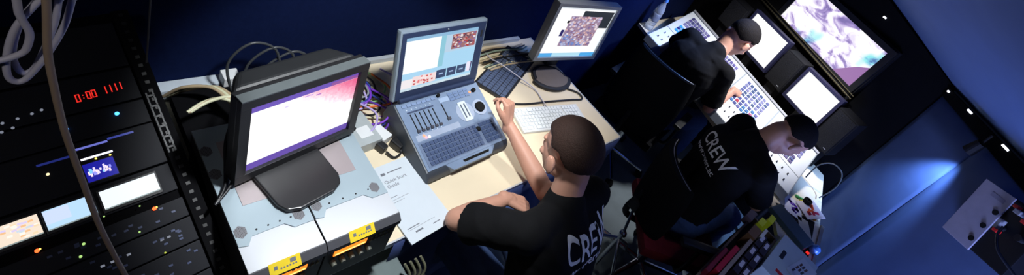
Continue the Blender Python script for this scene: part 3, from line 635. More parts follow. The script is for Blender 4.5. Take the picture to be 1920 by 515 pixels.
panel=mat('panel_navy_black',(.005,.006,.011),.6,0,spec=.25)
units=[(-.30,-.215),(-.212,-.150),(-.147,-.095),(-.092,-.050),(-.030+.0,.030),(.034,.125),(.128,.180),(.184,.255),(.26,.36)]
for k,(v0,v1) in enumerate(units):
    m=MB(); rb(m,-.29,.146,v0,v1,0,.010 if k!=4 else .004,bev=.0015); p=m.build('rack_panel',panel,rack)
    if k<4:                                              # small keys and lamps on the switch panels
        rr=random.Random(k+20)
        for i in range(24):
            u=-.25+.38*rr.random(); v=v0+.008+(v1-v0-.016)*rr.random()
            q=MB(); rb(q,u,u+.007,v,v+.004,.010,.0115); q.build('key',mat('dim_blue_key',(.05,.07,.16),.4),rack)
def lamp(u,v,c,s,r_=.0028,name='indicator_lamp',nm='x'):
    q=MB(); q.ell((u*K,-.012,v*K),(r_,)*3,seg=10); q.build(name,led_mat(nm,c,s),rack)
for (u0,u1) in ((-.137,-.062),(-.0555,.0145),(.0255,.1165)):
    fr=MB(); rb(fr,u0-.003,u1+.003,-.0255,.0225,.004,.010,bev=.001); s=fr.build('screen_frame',black_plastic,rack)
    rr=random.Random(int(u0*1000)); w_=(u1-u0)*K; h_=.038*K
    base=(.93,.97,1) if u0>-.1 else (.95,.88,.80); rc=[(0,0,1,1,base),(0,0,1,.06,(.55,.6,.6))]
    if u0<-.1:
        for i in range(40):
            a=rr.random(); b=.1+.75*rr.random(); rc.append((a*.9,b,a*.9+.09,b+.09,rr.choice([(.95,.75,.55),(.8,.85,.9),(.98,.95,.9),(.85,.8,.95),(.95,.85,.7)])))
    elif u0<0:
        rc[0]=(0,0,1,1,(.72,.86,.98)); rc.append((0,.3,.5,.95,(.80,.86,.97)))
    o=pane('small_screen',s,w_,h_,0,rc,1.1); o.data.transform(Matrix.Translation(((u0+u1)/2*K,-.0105,-.0005*K)))
# red digits
m=MB()
seg={'0':'abcdef','1':'bc','2':'abged'}
for k,ch in enumerate('0:00 1111'):
    u=.045+k*.0085; v=.204+.0012*k*.75
    if ch==' ' : continue
    if ch==':': rb(m,u+.003,u+.0045,v+.004,v+.006,.0102,.0112); rb(m,u+.003,u+.0045,v+.010,v+.012,.0102,.0112); continue
    s=dict(a=(.001,.0065,.0145,.016),g=(.001,.0065,.0075,.009),d=(.001,.0065,0,.0015),f=(0,.0018,.008,.016),e=(0,.0018,0,.008),b=(.0055,.0073,.008,.016),c=(.0055,.0073,0,.008))
    for q in seg[ch]: a=s[q]; rb(m,u+a[0],u+a[1],v+a[2],v+a[3],.0102,.0112)
m.build('red_digits',led_mat('red',(1,.03,.02),.9),rack)
lamp(.096,.162,(.05,.35,1),4,.0045,nm='blue'); lamp(.017,.156,(.05,.3,1),3,.0032,nm='blue')
for i,(u,v) in enumerate([(-.085,.190),(-.073,.193),(-.060,.197),(-.040,.199),(-.020,.202),(-.006,.205),(-.08,.178),(-.065,.181),(-.050,.184)]): lamp(u,v,(.55,.6,.75),.35,.0030,nm='pale')
for u0,u1,v,c,s in ((.012,.066,.112,(.25,.28,1),.6),(.067,.110,.116,(.05,.08,.6),.5),(.019,.068,.0895,(.85,.85,1),1.3),(-.04,.012,.103,(.03,.05,.4),.4)):
    m=MB(); rb(m,u0,u1,v-.002,v+.002,.010,.0115); m.build('lit_strip',led_mat('strip%d'%int(s*10),c,s),rack)
fr=MB(); rb(fr,.016,.0655,.040,.081,.009,.011); s=fr.build('screen_frame',black_plastic,rack)
rc=[(0,0,1,1,(.10,.10,.60))]; rr=random.Random(4)
for i in range(30): a=.08+.7*rr.random(); b=.25+.4*rr.random(); rc.append((a,b,a+.07,b+.22*rr.random()+.05,rr.choice([(.9,.85,1),(.6,.6,1),(1,.9,.95),(.5,.8,1)])))
o=pane('small_screen',s,.047*K,.037*K,0,rc,1.1); o.data.transform(Matrix.Translation((.041*K,-.0115,.0605*K)))
for u,v,c,s,nm,r_ in ((-.078,-.045,(1,.10,.02),3,'orange',.0042),(.095,-.052,(1,.10,.02),3,'orange',.0045),(.099,-.051,(1,.7,.1),3,'amber2',.0022),(-.074,-.044,(1,.7,.1),3,'amber2',.002),
    (.040,.084,(1,.6,.1),1.5,'amber2',.002),(-.030,.082,(1,.85,.5),1.2,'warm2',.003),(.062,.083,(1,.7,.2),1.2,'amber2',.002),(.075,-.036,(.6,1,.3),.8,'green',.0018),(.06,-.085,(.5,.9,.2),.8,'green',.0022),(-.02,-.065,(.2,.8,.3),.6,'green',.003),(-.03,-.085,(.2,.8,.3),.5,'green',.003),
    (.02,-.03,(.7,.9,.5),.6,'green',.0018),(-.09,-.09,(.2,.7,.3),.5,'green',.0025),(.085,-.145,(.7,.8,.1),.8,'yg',.0022),(-.03,-.16,(.2,.8,.3),.6,'green',.0028),(.05,-.2,(.2,.8,.3),.6,'green',.0028)):
    lamp(u,v,c,s,r_,nm=nm)
for u in (.085,.097,-.01,.005,.03): 
    m=MB(); rb(m,u,u+.006,-.12,-.116,.010,.0115); m.build('legend_lamp',led_mat('pale',(.55,.6,.75),.35),rack)
m=MB()
rb(m,.152,.155,.05,.19,.013,.014); rb(m,.164,.167,.05,.19,.013,.014)
for i in range(6): rb(m,.152,.167,.06+i*.024,.064+i*.024,.013,.014)
m.build('cable_ladder',mat('dull_grey',(.05,.05,.055),.5),rack)
# cables hanging in front of the rack
cable('long tan cable hanging in front of the rack screens',[(-.570,.043,2.05),(-.570,.0428,1.9),(-.570,.0428,1.8137),(-.570,.0421,1.7891),(-.570,.0399,1.7364),(-.570,.0420,1.6816),(-.570,.0444,1.6397),(-.570,.0483,1.5917),(-.570,.0598,1.4932),(-.570,.0765,1.3619),(-.570,.1047,1.1986),(-.570,.14,1.02),(-.56,.18,.9)],.0038,cable_tan)
cable('white cable strand at the far left of the coil, leaving through the left picture edge',[(-.590,.022,1.95),(-.590,.0229,1.7992),(-.590,.0240,1.7744),(-.590,.0290,1.7516),(-.590,.0265,1.7326),(-.590,.0209,1.7216),(-.590,.0046,1.7143),(-.590,-.0151,1.7122)],.0036,cable_w,'hanging white cable coil')
cable('outer white cable loop hanging at the top left corner',[(-.600,.068,1.95),(-.600,.0494,1.8043),(-.600,.0426,1.7903),(-.600,.0338,1.7764),(-.600,.0202,1.7517),(-.600,.0120,1.7221),(-.600,.0082,1.6904),(-.600,.0108,1.6728),(-.600,.0203,1.6706),(-.600,.0346,1.6934),(-.600,.0470,1.7205),(-.600,.0580,1.7513),(-.600,.0651,1.7854),(-.600,.0679,1.8037),(-.600,.075,1.95)],.0034,cable_w,'hanging white cable coil')
cable('inner white cable loop hanging behind the tan cable',[(-.615,.058,1.95),(-.615,.0464,1.7895),(-.615,.0394,1.7752),(-.615,.0264,1.7499),(-.615,.0180,1.7198),(-.615,.0150,1.6917),(-.615,.0196,1.6694),(-.615,.0293,1.6717),(-.615,.0398,1.6999),(-.615,.0508,1.7396),(-.615,.0559,1.7742),(-.615,.0579,1.789),(-.615,.066,1.95)],.0034,cable_w,'hanging white cable coil')
cable('thin grey wire hanging down beside the rack',[(-1.08,.24,1.7),(-1.08,.242,1.5),(-1.08,.240,1.35),(-1.07,.235,1.22)],.002,mat('dull_grey',(.05,.05,.055),.5))
# ------------------------------------------------------------------ equipment shelf below the desk edge, right of the units
t=thing('patch_unit','grey unit with connectors on a shelf under the silver units','equipment unit',(-.60,.70,.50),frame(90))
m=MB(); m.box((-.03,-.02,.07),(.30,.16,.14),bev=.003); m.build('case',mat('green_grey_case',(.13,.17,.17),.5),t)
m=MB(); m.box((.02,-.104,.115),(.12,.012,.03),bev=.002); m.build('lit_panel',mat('pale_panel',(.45,.52,.53),.4),t)
for i in range(5):
    m=MB(); m.cyl((-.15+i*.03,-.10,.09),(-.15+i*.03,-.13,.09),.009,n=14); m.build('connector',mat('olive_metal',(.16,.16,.10),.35,.6),t)
m=MB(); m.box((0,.03,-.25),(.5,.24,.5)); m.build('stand',satin_black,t)
for k_ in range(4):
    cable(('first','second','third','fourth')[k_]+' olive lead dangling below the desk edge, counted from the silver units',[(-.53,.80+.02*k_,.70),(-.50,.815+.02*k_,.66),(-.49,.80+.02*k_,.60),(-.50,.77+.02*k_,.50),(-.50,.76+.02*k_,.3)],.0045,mat('olive_lead',(.20,.20,.13),.45))
# ------------------------------------------------------------------ distribution box on the blue wall
bx=E0+RD*.755-RN*.05; F=Matrix((( -RD.x*-1, RN.x,0),( -RD.y*-1,RN.y,0),(0,0,1)))
F=Matrix(((RD.x,RN.x,0),(RD.y,RN.y,0),(0,0,1)))@Matrix.Rotation(R(-14),3,'Y').inverted()@Matrix.Identity(3)
F=Matrix(((RD.x,RN.x,0),(RD.y,RN.y,0),(0,0,1)))@Matrix.Rotation(R(-14),3,'Y')
t=thing('power_box','wall power box with a pale side panel, three dark knobs and red-tipped plugs','power box',V((bx.x,bx.y,1.385)),F)
m=MB(); m.box((.075,.0,0),(.33,.09,.30),bev=.006); m.build('housing',satin_black,t)
m=MB(); m.box((-.010,-.049,0),(.160,.008,.315),bev=.002); m.build('pale_panel',mat('lilac_grey_panel',(.40,.38,.46),.55),t)
for z_ in (-.105,-.025,.055):
    m=MB(); m.cyl((.047,-.052,z_),(.047,-.057,z_),.013,n=18); m.build('knob',rubber,t)
m=MB(); m.box((.01,-.0535,.115),(.07,.001,.02)); m.build('panel_print',mat('faint_print',(.28,.27,.34),.6),t)
for x,z_ in ((.11,.02),(.17,.11),(.13,.13),(.2,.03)):
    m=MB(); m.cyl((x,-.045,z_),(x,-.075,z_),.016,n=16); s=m.build('socket',black_plastic,t)
for c_,s_ in (((.115,-.08,.03),(.018,.03,.05)),((.15,-.09,.12),(.03,.035,.02))):
    m=MB(); m.box(c_,s_,bev=.003); m.build('plug_body',mat('grey_plug',(.35,.35,.36),.4),t)
for x,z_ in ((.128,.0),(.125,.135),(.19,.10)):
    m=MB(); m.box((x,-.085,z_),(.022,.03,.016),bev=.003); m.build('red_tip',mat('red_plastic',(.7,.02,.02),.4),t)
m=MB(); m.tube([(.14,-.09,.03),(.17,-.12,-.01),(.22,-.12,-.06),(.30,-.08,-.10)],.006); m.build('lead',cable_k,t)
# ------------------------------------------------------------------ clutter at the right end of the lighting desk
def jig(x,y,z_,yaw): return Matrix.Translation((x,y,z_))@Matrix.Rotation(R(yaw),4,'Z')
m=MB(); m.prism([V((.145,2.80,.7502)),V((.40,2.60,.7502)),V((.425,2.62,.7502)),V((.36,2.96,.7502)),V((.20,2.86,.7502))],(0,0,.0022)); solo(m,'added_dark_mat',rubber,'thin black mat added to darken the table end under the slate tray','mat')  # added black sheet, darkens the bare wood between the clutter
m=MB(); m.T=jig(.272,2.695,.7526,-14); m.box((0,0,.016),(.25,.115,.032),bev=.006); t=m.build('tray',mat('slate_tray',(.05,.08,.095),.4),None); rebase(t); tag(t,'long dark slate tray lying right of the lighting desk','tray')
sheets=[('white sheet with a purple mark under the console corner',(.225,2.91,.7505),20,(.11,.16),(.80,.78,.84)),('curling white leaflet with a red and orange picture beside the cheek of the console',(.300,2.99,.775),-30,(.12,.13),(.85,.75,.78)),
        ('cream paper strip along the far side of the slate tray',(.345,2.80,.7505),28,(.07,.20),(.62,.55,.42))]
for i,(lb,c,yw,(w_,h_),col) in enumerate(sheets):
    t=thing('leaflet',lb,'paper',c,Matrix.Rotation(R(yw),3,'Z')@Matrix.Rotation(R(12 if i==1 else 0),3,'X'))
    m=MB(); m.box((0,0,.0015),(w_,h_,.003)); m.build('sheet',mat('sheet%d'%i,col,.7,0,.05),t)
    if i<2:
        m=MB(); rr=random.Random(i)
        for k_ in range(14): m.box((w_*.5*(rr.random()-.5),h_*.5*(rr.random()-.5),.0032),(.022,.018,.0004),Matrix.Rotation(rr.random()*3,3,'Z'),col=rr.choice([(.85,.08,.12),(.9,.35,.12),(.75,.1,.3)] if i else [(.25,.1,.55),(.4,.2,.7)]))
        m.build('picture',attr_mat('printed_keys',0,.5),t)
rr=random.Random(31)
nm_=[('green felt pen','pen',(.1,.5,.15)),('yellow felt pen','pen',(.9,.8,.1)),('blue felt pen','pen',(.08,.25,.8)),('white marker pen','pen',(.8,.8,.8)),('orange marker pen','pen',(.9,.35,.05))]
for i,(lb,ct,c) in enumerate(nm_):
    x,y=.245+.018*i,3.055-.012*i; t=thing('pen',lb+' in the heap beyond the console\'s right cheek','pen',(x,y,.7505+.010*(i%2)),Matrix.Rotation(R(30+25*i),3,'Z'))
    m=MB(); m.cyl((-.055,0,.008),(.035,0,.008),.0075,n=12); m.build('barrel',mat('pen_%d'%i,c,.35),t)
    m=MB(); m.cyl((.035,0,.008),(.060,0,.008),.008,.007,n=12); m.build('cap',mat('pen_cap_%d'%(i%2),[(.02,.02,.03),(.7,.7,.75)][i%2],.35),t)
m=MB(); m.T=jig(.26,3.02,.7505,0); m.lathe([(.022,0),(.024,.004),(.024,.05),(.014,.052),(.014,.004)]); solo(m,'tape_roll',rubber,'small black tape roll standing among the felt pens','tape')
m=MB(); m.T=jig(.425,2.70,.7505,0); m.lathe([(.018,0),(.026,.006),(.024,.035),(.010,.05)]); solo(m,'blue_lid',mat('blue_cap',(.10,.3,.8),.35),'small blue cap near the end of the slate tray','cap')
m=MB(); m.T=jig(.408,2.645,.7505,0); m.box((0,0,.006),(.016,.012,.012),bev=.002); solo(m,'red_button_box',led_mat('red',(1,.03,.02),.9),'tiny glowing red button at the corner of the white box','button')
cable('thin dark cable loop standing against the black wall right of the lighting desk',[(.17,3.22,.80),(.17,3.27,.90),(.22,3.29,.96),(.29,3.28,.95),(.32,3.25,.87),(.30,3.2,.77)],.004,mat('dark_grey_cable',(.05,.055,.06),.4))
# tall black case of cassettes and binders, with the white box beside it
t=thing('parts_case','tall open black case full of cassettes and binders left of the white box','case',(.185,2.17,0))
m=MB(); m.box((0,0,.36),(.15,.74,.70),bev=.006); m.build('case_body',satin_black,t)
m=MB(); 
for cx,cy,sx,sy in ((0,.37,.15,.010),(0,-.37,.15,.010),(-.075,0,.010,.74),(.075,0,.010,.74)): m.box((cx,cy,.725),(sx,sy,.03))
m.build('case_rim',mat('worn_wood',(.16,.11,.08),.6,0,.3,30),t)
t=thing('white_box','pale blue-white cardboard box with a red mark, next to the cassettes','box',(.368,2.365,0))
m=MB(); m.box((0,0,.40),(.20,.355,.80),bev=.003); m.build('carton',mat('pale_card',(.50,.60,.66),.6,0,.05),t)
m=MB(); m.box((-.055,.02,.8005),(.020,.075,.001),col=(.03,.04,.08)); m.build('dark_sticker',attr_mat('printed_keys',0,.5),t)
m=MB(); m.box((-.01,-.115,.8005),(.07,.022,.001),col=(.8,.03,.10)); m.build('red_mark',attr_mat('printed_keys',0,.5),t)
t=thing('leaflet','white leaflet with small brown pictures lying on the pale cardboard box','paper',(.415,2.40,.8005),Matrix.Rotation(R(-12),3,'Z'))
m=MB(); m.box((0,0,.0015),(.085,.19,.003)); m.build('sheet',paper,t)
m=MB(); rr=random.Random(6)
for i in range(7): m.box((-.022+.015*(i%3),.03-.04*(i//3),.0032),(.010,.030,.0006),col=rr.choice([(.35,.2,.15),(.2,.25,.2),(.45,.3,.25),(.25,.25,.28)]))
m.build('picture',attr_mat('printed_keys',0,.5),t)
m=MB(); m.T=jig(.452,2.235,0,0); m.lathe([(.014,0),(.018,.002),(.018,.10),(.012,.125),(.012,.145),(.002,.148)]); 
o=m.build('tube_of_glue',mat('cream_plastic',(.78,.78,.66),.5),None,True); rebase(o); o.location.z=.8005; tag(o,'cream plastic squeeze tube standing on the corner of the pale box near the blue wall','tube')
items=[('small_box','bright yellow box behind the cassettes, the one nearer the slate tray','box',(.180,2.555),(.030,.07,.085),(.80,.85,.03)),('small_box','bright yellow box behind the cassettes, the one farther from the slate tray','box',(.155,2.465),(.030,.07,.085),(.80,.85,.03)),
 ('small_box','brown wooden box with a white card leaning on it, below the yellow boxes','box',(.158,2.34),(.045,.10,.09),(.20,.10,.05)),('card','white card leaning on the brown wooden box','card',(.192,2.385),(.016,.085,.095),(.8,.78,.72)),
 ('binder','bright red binder standing in the tall black case','binder',(.148,2.05),(.024,.24,.07),(.55,.02,.05)),('binder','dark red binder below the bright red one','binder',(.122,2.0),(.02,.22,.06),(.25,.02,.04)),('rolled_mat','beige rolled mat beside the red binders','mat',(.172,2.10),(.018,.42,.075),(.38,.30,.26)),
 ('small_box','purple-grey box left of the yellow boxes','box',(.100,2.50),(.04,.09,.05),(.14,.10,.15))]
for n_,lb,ct,(x,y),(sx,sy,sz),c in items:
    m=MB(); m.T=Matrix.Translation((x,y,.715)); m.box((0,0,sz/2),(sx,sy,sz),bev=.003); solo(m,n_,mat('item_%d%d%d'%tuple(int(99*q) for q in c),c,.5),lb,ct)
for i in range(6):                                       # black cassettes with white labels
    x=.203+(i%2)*.034; y=2.33-(i//2)*.135-(i%2)*.02
    t=thing('cassette',['upper left','upper right','middle left','middle right','lower left','lower right'][i]+' black cassette with a white label in the tall black case','cassette',(x,y,.715))
    m=MB(); m.box((0,0,.043),(.030,.12,.086),bev=.003); m.build('shell',mat('plum_black',(.02,.012,.022),.4),t)
    m=MB(); m.box((0,.018,.0865),(.017,.050,.001)); m.build('cassette_label',mat('lilac_label',(.72,.68,.80),.5),t)
# ------------------------------------------------------------------ chairs
def chair(label,x,y,yaw,top,red=False,bw=.42,arm=True):
    """yaw: direction the sitter faces is local +y"""
    t=thing('office_chair',label,'chair',(x,y,0),Matrix.Rotation(R(yaw),3,'Z'),'swivel chairs')
    m=MB(); m.box((0,0,.45),(.47,.46,.07),bev=.03); m.build('seat',red_cloth if red else seat_cloth,t,True)
    m=MB(); n=14; vs=[];fs=[]
    for th in (0,.045):
        for j in range(9):
            z_=.50+(top-.50)*j/8; f=1-.22*abs(j/8-.5)**2*4*.6
            for i in range(n+1):
                a=(i/n-.5)*2; vs.append((a*bw/2*f,-.24-.03*j/8+.07*a*a-th*(1 if abs(a)<.99 else .4),z_+(.015*(1-a*a) if j==8 else 0)))
    q=(n+1)*9
    for j in range(8):
        for i in range(n): k=j*(n+1)+i; fs+= [[k,k+1,k+n+2,k+n+1],[q+k+n+1,q+k+n+2,q+k+1,q+k]]
    for i in range(n): k=8*(n+1)+i; fs+= [[i,q+i,q+i+1,i+1],[k,k+1,q+k+1,q+k]]
    for j in range(8):
        for k in (j*(n+1),j*(n+1)+n): fs.append([k,k+n+1,q+k+n+1,q+k])
    m._add(vs,fs); m.build('backrest',seat_cloth,t,True)
    m=MB(); m.tube([(a*bw/2*.86,-.285+.07*a*a,top+.012*(1-a*a)) for a in [-.95+1.9*i/8 for i in range(9)]],.0035); m.build('backrest_trim',mat('dull_chrome',(.40,.40,.43),.35,.8),t,True)
    m=MB(); m.tube([(0,-.28,.62),(0,-.30,.45),(0,-.2,.40),(0,0,.40)],.018); m.build('back_support',dark_metal,t)
    m=MB(); m.cyl((0,0,.08),(0,0,.41),.024); m.build('gas_column',chrome,t)
    for k in range(5):
        a=R(20+72*k); m=MB(); m.cyl((0,0,.10),(.28*cos(a),.28*sin(a),.062),.018,.012,12); l=m.build('base_leg',chrome,t)
        m=MB(); m.cyl((.28*cos(a)-.02*sin(a),.28*sin(a)+.02*cos(a),.027),(.28*cos(a)+.02*sin(a),.28*sin(a)-.02*cos(a),.027),.0265,n=16); m.build('caster',rubber,l)
    if arm:
        for s in (-1,1):
            m=MB(); m.box((s*.27,-.02,.66),(.05,.24,.03),bev=.012); a_=m.build('armrest',black_plastic,t)
            m=MB(); m.tube([(s*.20,-.02,.43),(s*.27,-.02,.45),(s*.27,-.02,.65)],.012); m.build('armrest_post',dark_metal,a_)
    return t
chair('low-backed swivel chair under the man with raised hand',-.13,1.22,90,.80,arm=False)
c2=chair('black swivel chair behind the man in the plain shirt, nearest the bottle',-.82,2.85,8,1.0,bw=.46)
c3=chair('swivel chair with a red seat behind the man whose shirt lettering runs down the photo',-.12,2.33,-46,.88,red=True,bw=.42)
# chrome tripod stand on the floor
t=thing('tripod_stand','small chrome tripod base with a black clamp and slanting arm behind the seated man','stand',(-.255,2.02,0))
hub=V((-.0,.06,.36))
m=MB(); m.cyl((hub.x,hub.y,.06),hub,.012); m.build('column',chrome,t)
for k in range(3):
    a=R(80+120*k); m=MB(); m.tube([hub+V((0,0,-.04)),(hub.x+.2*cos(a),hub.y+.2*sin(a),.15),(hub.x+.26*cos(a),hub.y+.26*sin(a),.01)],.009); m.build('leg',chrome,t)
m=MB(); m.ell(hub,(.022,.022,.02)); m.build('hub_knob',chrome,t)
m=MB(); m.cyl(hub,hub+V((-.05,.03,.15)),.008); m.build('upper_rod',chrome,t)
m=MB(); m.box(hub+V((-.06,.04,.17)),(.06,.05,.07),bev=.01); m.build('clamp',black_plastic,t)
m=MB(); m.tube([hub+V((-.06,.04,.18)),hub+V((-.02,.09,.27)),hub+V((.0,.13,.36))],.012); m.ell(hub+V((0,.13,.36)),(.018,.018,.018)); m.build('slanting_arm',mat('dull_chrome',(.40,.40,.43),.35,.8),t)
# ------------------------------------------------------------------ people
def evald(o):
    dg=bpy.context.evaluated_depsgraph_get(); me=bpy.data.meshes.new_from_object(o.evaluated_get(dg)); return me
def organic(name,mb,m_,voxel,smooth_it,parent=None,noise_amt=0,noise_scale=8,fold=None):
    o=mb.build(name,m_,None,fix=False)
    md=o.modifiers.new('r','REMESH'); md.mode='VOXEL'; md.voxel_size=voxel
    md=o.modifiers.new('s','SMOOTH'); md.factor=.5; md.iterations=smooth_it
    me=evald(o); mats=m_; bpy.data.objects.remove(o)
    if noise_amt:
        ns=[v.normal.copy() for v in me.vertices]
        for v,nn in zip(me.vertices,ns):
            q=v.co*noise_scale; a=noise.noise(q)+.5*noise.noise(q*2.3+V((3,1,7)))
            b=1-abs(noise.noise(V((q.x*.9+5,q.y*.9,q.z*1.7))))*3
            v.co+=nn*noise_amt*(a*.6+max(b,0)*.8)
    me.materials.clear(); me.materials.append(m_)
    me.polygons.foreach_set('use_smooth',[True]*len(me.polygons))
    o=bpy.data.objects.new(name,me); C.objects.link(o)
    if parent: o.parent=parent
    return o
def basis(fwd,up):
    F=V(fwd).normalized(); U=V(up); U=(U-F*U.dot(F)).normalized(); Rr=U.cross(F)*-1; Rr=F.cross(U)
    return Matrix((( Rr.x,F.x,U.x),(Rr.y,F.y,U.y),(Rr.z,F.z,U.z)))      # local x right, y forward, z up
def hand(mb,wr,fdir,palmn,side,curl,scale=1.0,spread=1.0,thumb=.6):
    """wrist point, pointing direction, palm normal (direction the palm faces), side=+1 thumb on the local x side"""
    F=V(fdir).normalized(); Nn=V(palmn); Nn=(Nn-F*Nn.dot(F)).normalized(); X=F.cross(Nn)*side
    P=lambda x,f,n: V(wr)+(X*x+F*f+Nn*n)*scale
    for x,r_ in ((-.028,.0125),(-.010,.0135),(.010,.0140),(.028,.0135)):
        mb.cap(P(x*.6,.008,0),P(x,.078,0),.0150*scale,r_*scale,12)
    mb.cap(P(0,-.02,0),P(0,.02,0),.024*scale,.020*scale,14)
    for i,(x,L,c) in enumerate(((.030,.070,curl[0]),(.010,.080,curl[1]),(-.010,.074,curl[2]),(-.029,.058,curl[3]))):
        p=V((x,.080,0)); ang=0; r_=.0088
        for k,fr in enumerate((.45,.32,.23)):
            ang+=c*(1.0,1.15,.7)[k]; q=p+V((x*.12*spread,cos(ang),sin(ang)))*L*fr
            mb.cap(P(*p),P(*q),r_*scale,(r_-.0009)*scale,10); p=q; r_-=.0009
    p0=V((.022,.018,.006)); p1=V((.046,.045,.014)); p2=V((.052+.01*(1-thumb),.072,.014+.02*thumb)); p3=V((.048,.092,.018+.03*thumb))
    mb.cap(P(*p0),P(*p1),.0150*scale,.0115*scale,12); mb.cap(P(*p1),P(*p2),.0112*scale,.0098*scale,12); mb.cap(P(*p2),P(*p3),.0096*scale,.0080*scale,12)
def head(mb,c,B,s=1.0):
    """head centre = middle of the skull between the ears"""
    P=lambda x,y,z_: V(c)+B@V((x,y,z_))*s
    mb.ell(P(0,-.010,.030),(.076*s,.098*s,.086*s),B); mb.ell(P(0,.038,-.020),(.062*s,.058*s,.085*s),B)
    mb.ell(P(0,.052,-.078),(.040*s,.038*s,.030*s),B); mb.ell(P(0,.010,-.050),(.058*s,.060*s,.045*s),B)      # chin, jaw
    mb.ell(P(0,.076,.022),(.052*s,.018*s,.014*s),B)                                                              # brow
    for q in (-1,1):
        mb.ell(P(q*.036,.072,-.022),(.022*s,.018*s,.016*s),B)                                                    # cheek
        mb.ell(P(q*.030,.079,.004),(.014*s,.010*s,.008*s),B)                                                     # eyelid
        E_=B@Matrix.Rotation(q*R(-18),3,'Z')
        mb.ell(P(q*.088,-.004,-.014),(.007*s,.019*s,.033*s),E_); mb.ell(P(q*.097,-.012,-.010),(.006*s,.014*s,.032*s),E_); mb.ell(P(q*.082,.002,-.036),(.006*s,.009*s,.010*s),E_)
    mb.cap(P(0,.088,.006),P(0,.108,-.026),.009*s,.013*s,12); mb.ell(P(.010,.098,-.032),(.009*s,)*3,B); mb.ell(P(-.010,.098,-.032),(.009*s,)*3,B)
    mb.ell(P(0,.090,-.056),(.023*s,.010*s,.007*s),B); mb.ell(P(0,.088,-.067),(.019*s,.010*s,.007*s),B)
def hair(c,B,s,m_,parent,front=.52,thick=1.0,nape=-.50,seed=0):
    t=bmesh.new(); bmesh.ops.create_icosphere(t,subdivisions=5,radius=1)
    for v in t.verts:
        d=v.co.normalized(); x,y,z_=d
        thr = nape if y<-.45 else (nape+(y+.45)/.35*(.05-nape) if y<-.10 else (.05 if y<.22 else (.05+(y-.22)/.20*(front-.05) if y<.42 else front)))
        thr += .05*noise.noise(d*5+V((seed,0,0)))
        k=max(0,min(1,(z_-thr)/.10+.5))
        n_=noise.noise(d*7+V((seed,3,1)))*.012+noise.noise(d*26)*.004
        rad=1.085*thick+n_ if k>0 else .9
        rad=.90+(rad-.90)*k**.5
        base=V((d.x*.0765,-.010+d.y*.099,.030+d.z*.088)); cc=V((0,-.010,.030)); base=cc+(base-cc)*rad
        v.co=V(c)+(B@base)*s
    me=bpy.data.meshes.new('hair'); t.to_mesh(me); t.free(); me.materials.append(m_); me.polygons.foreach_set('use_smooth',[True]*len(me.polygons))
    o=bpy.data.objects.new('hair',me); C.objects.link(o); o.parent=parent; return o
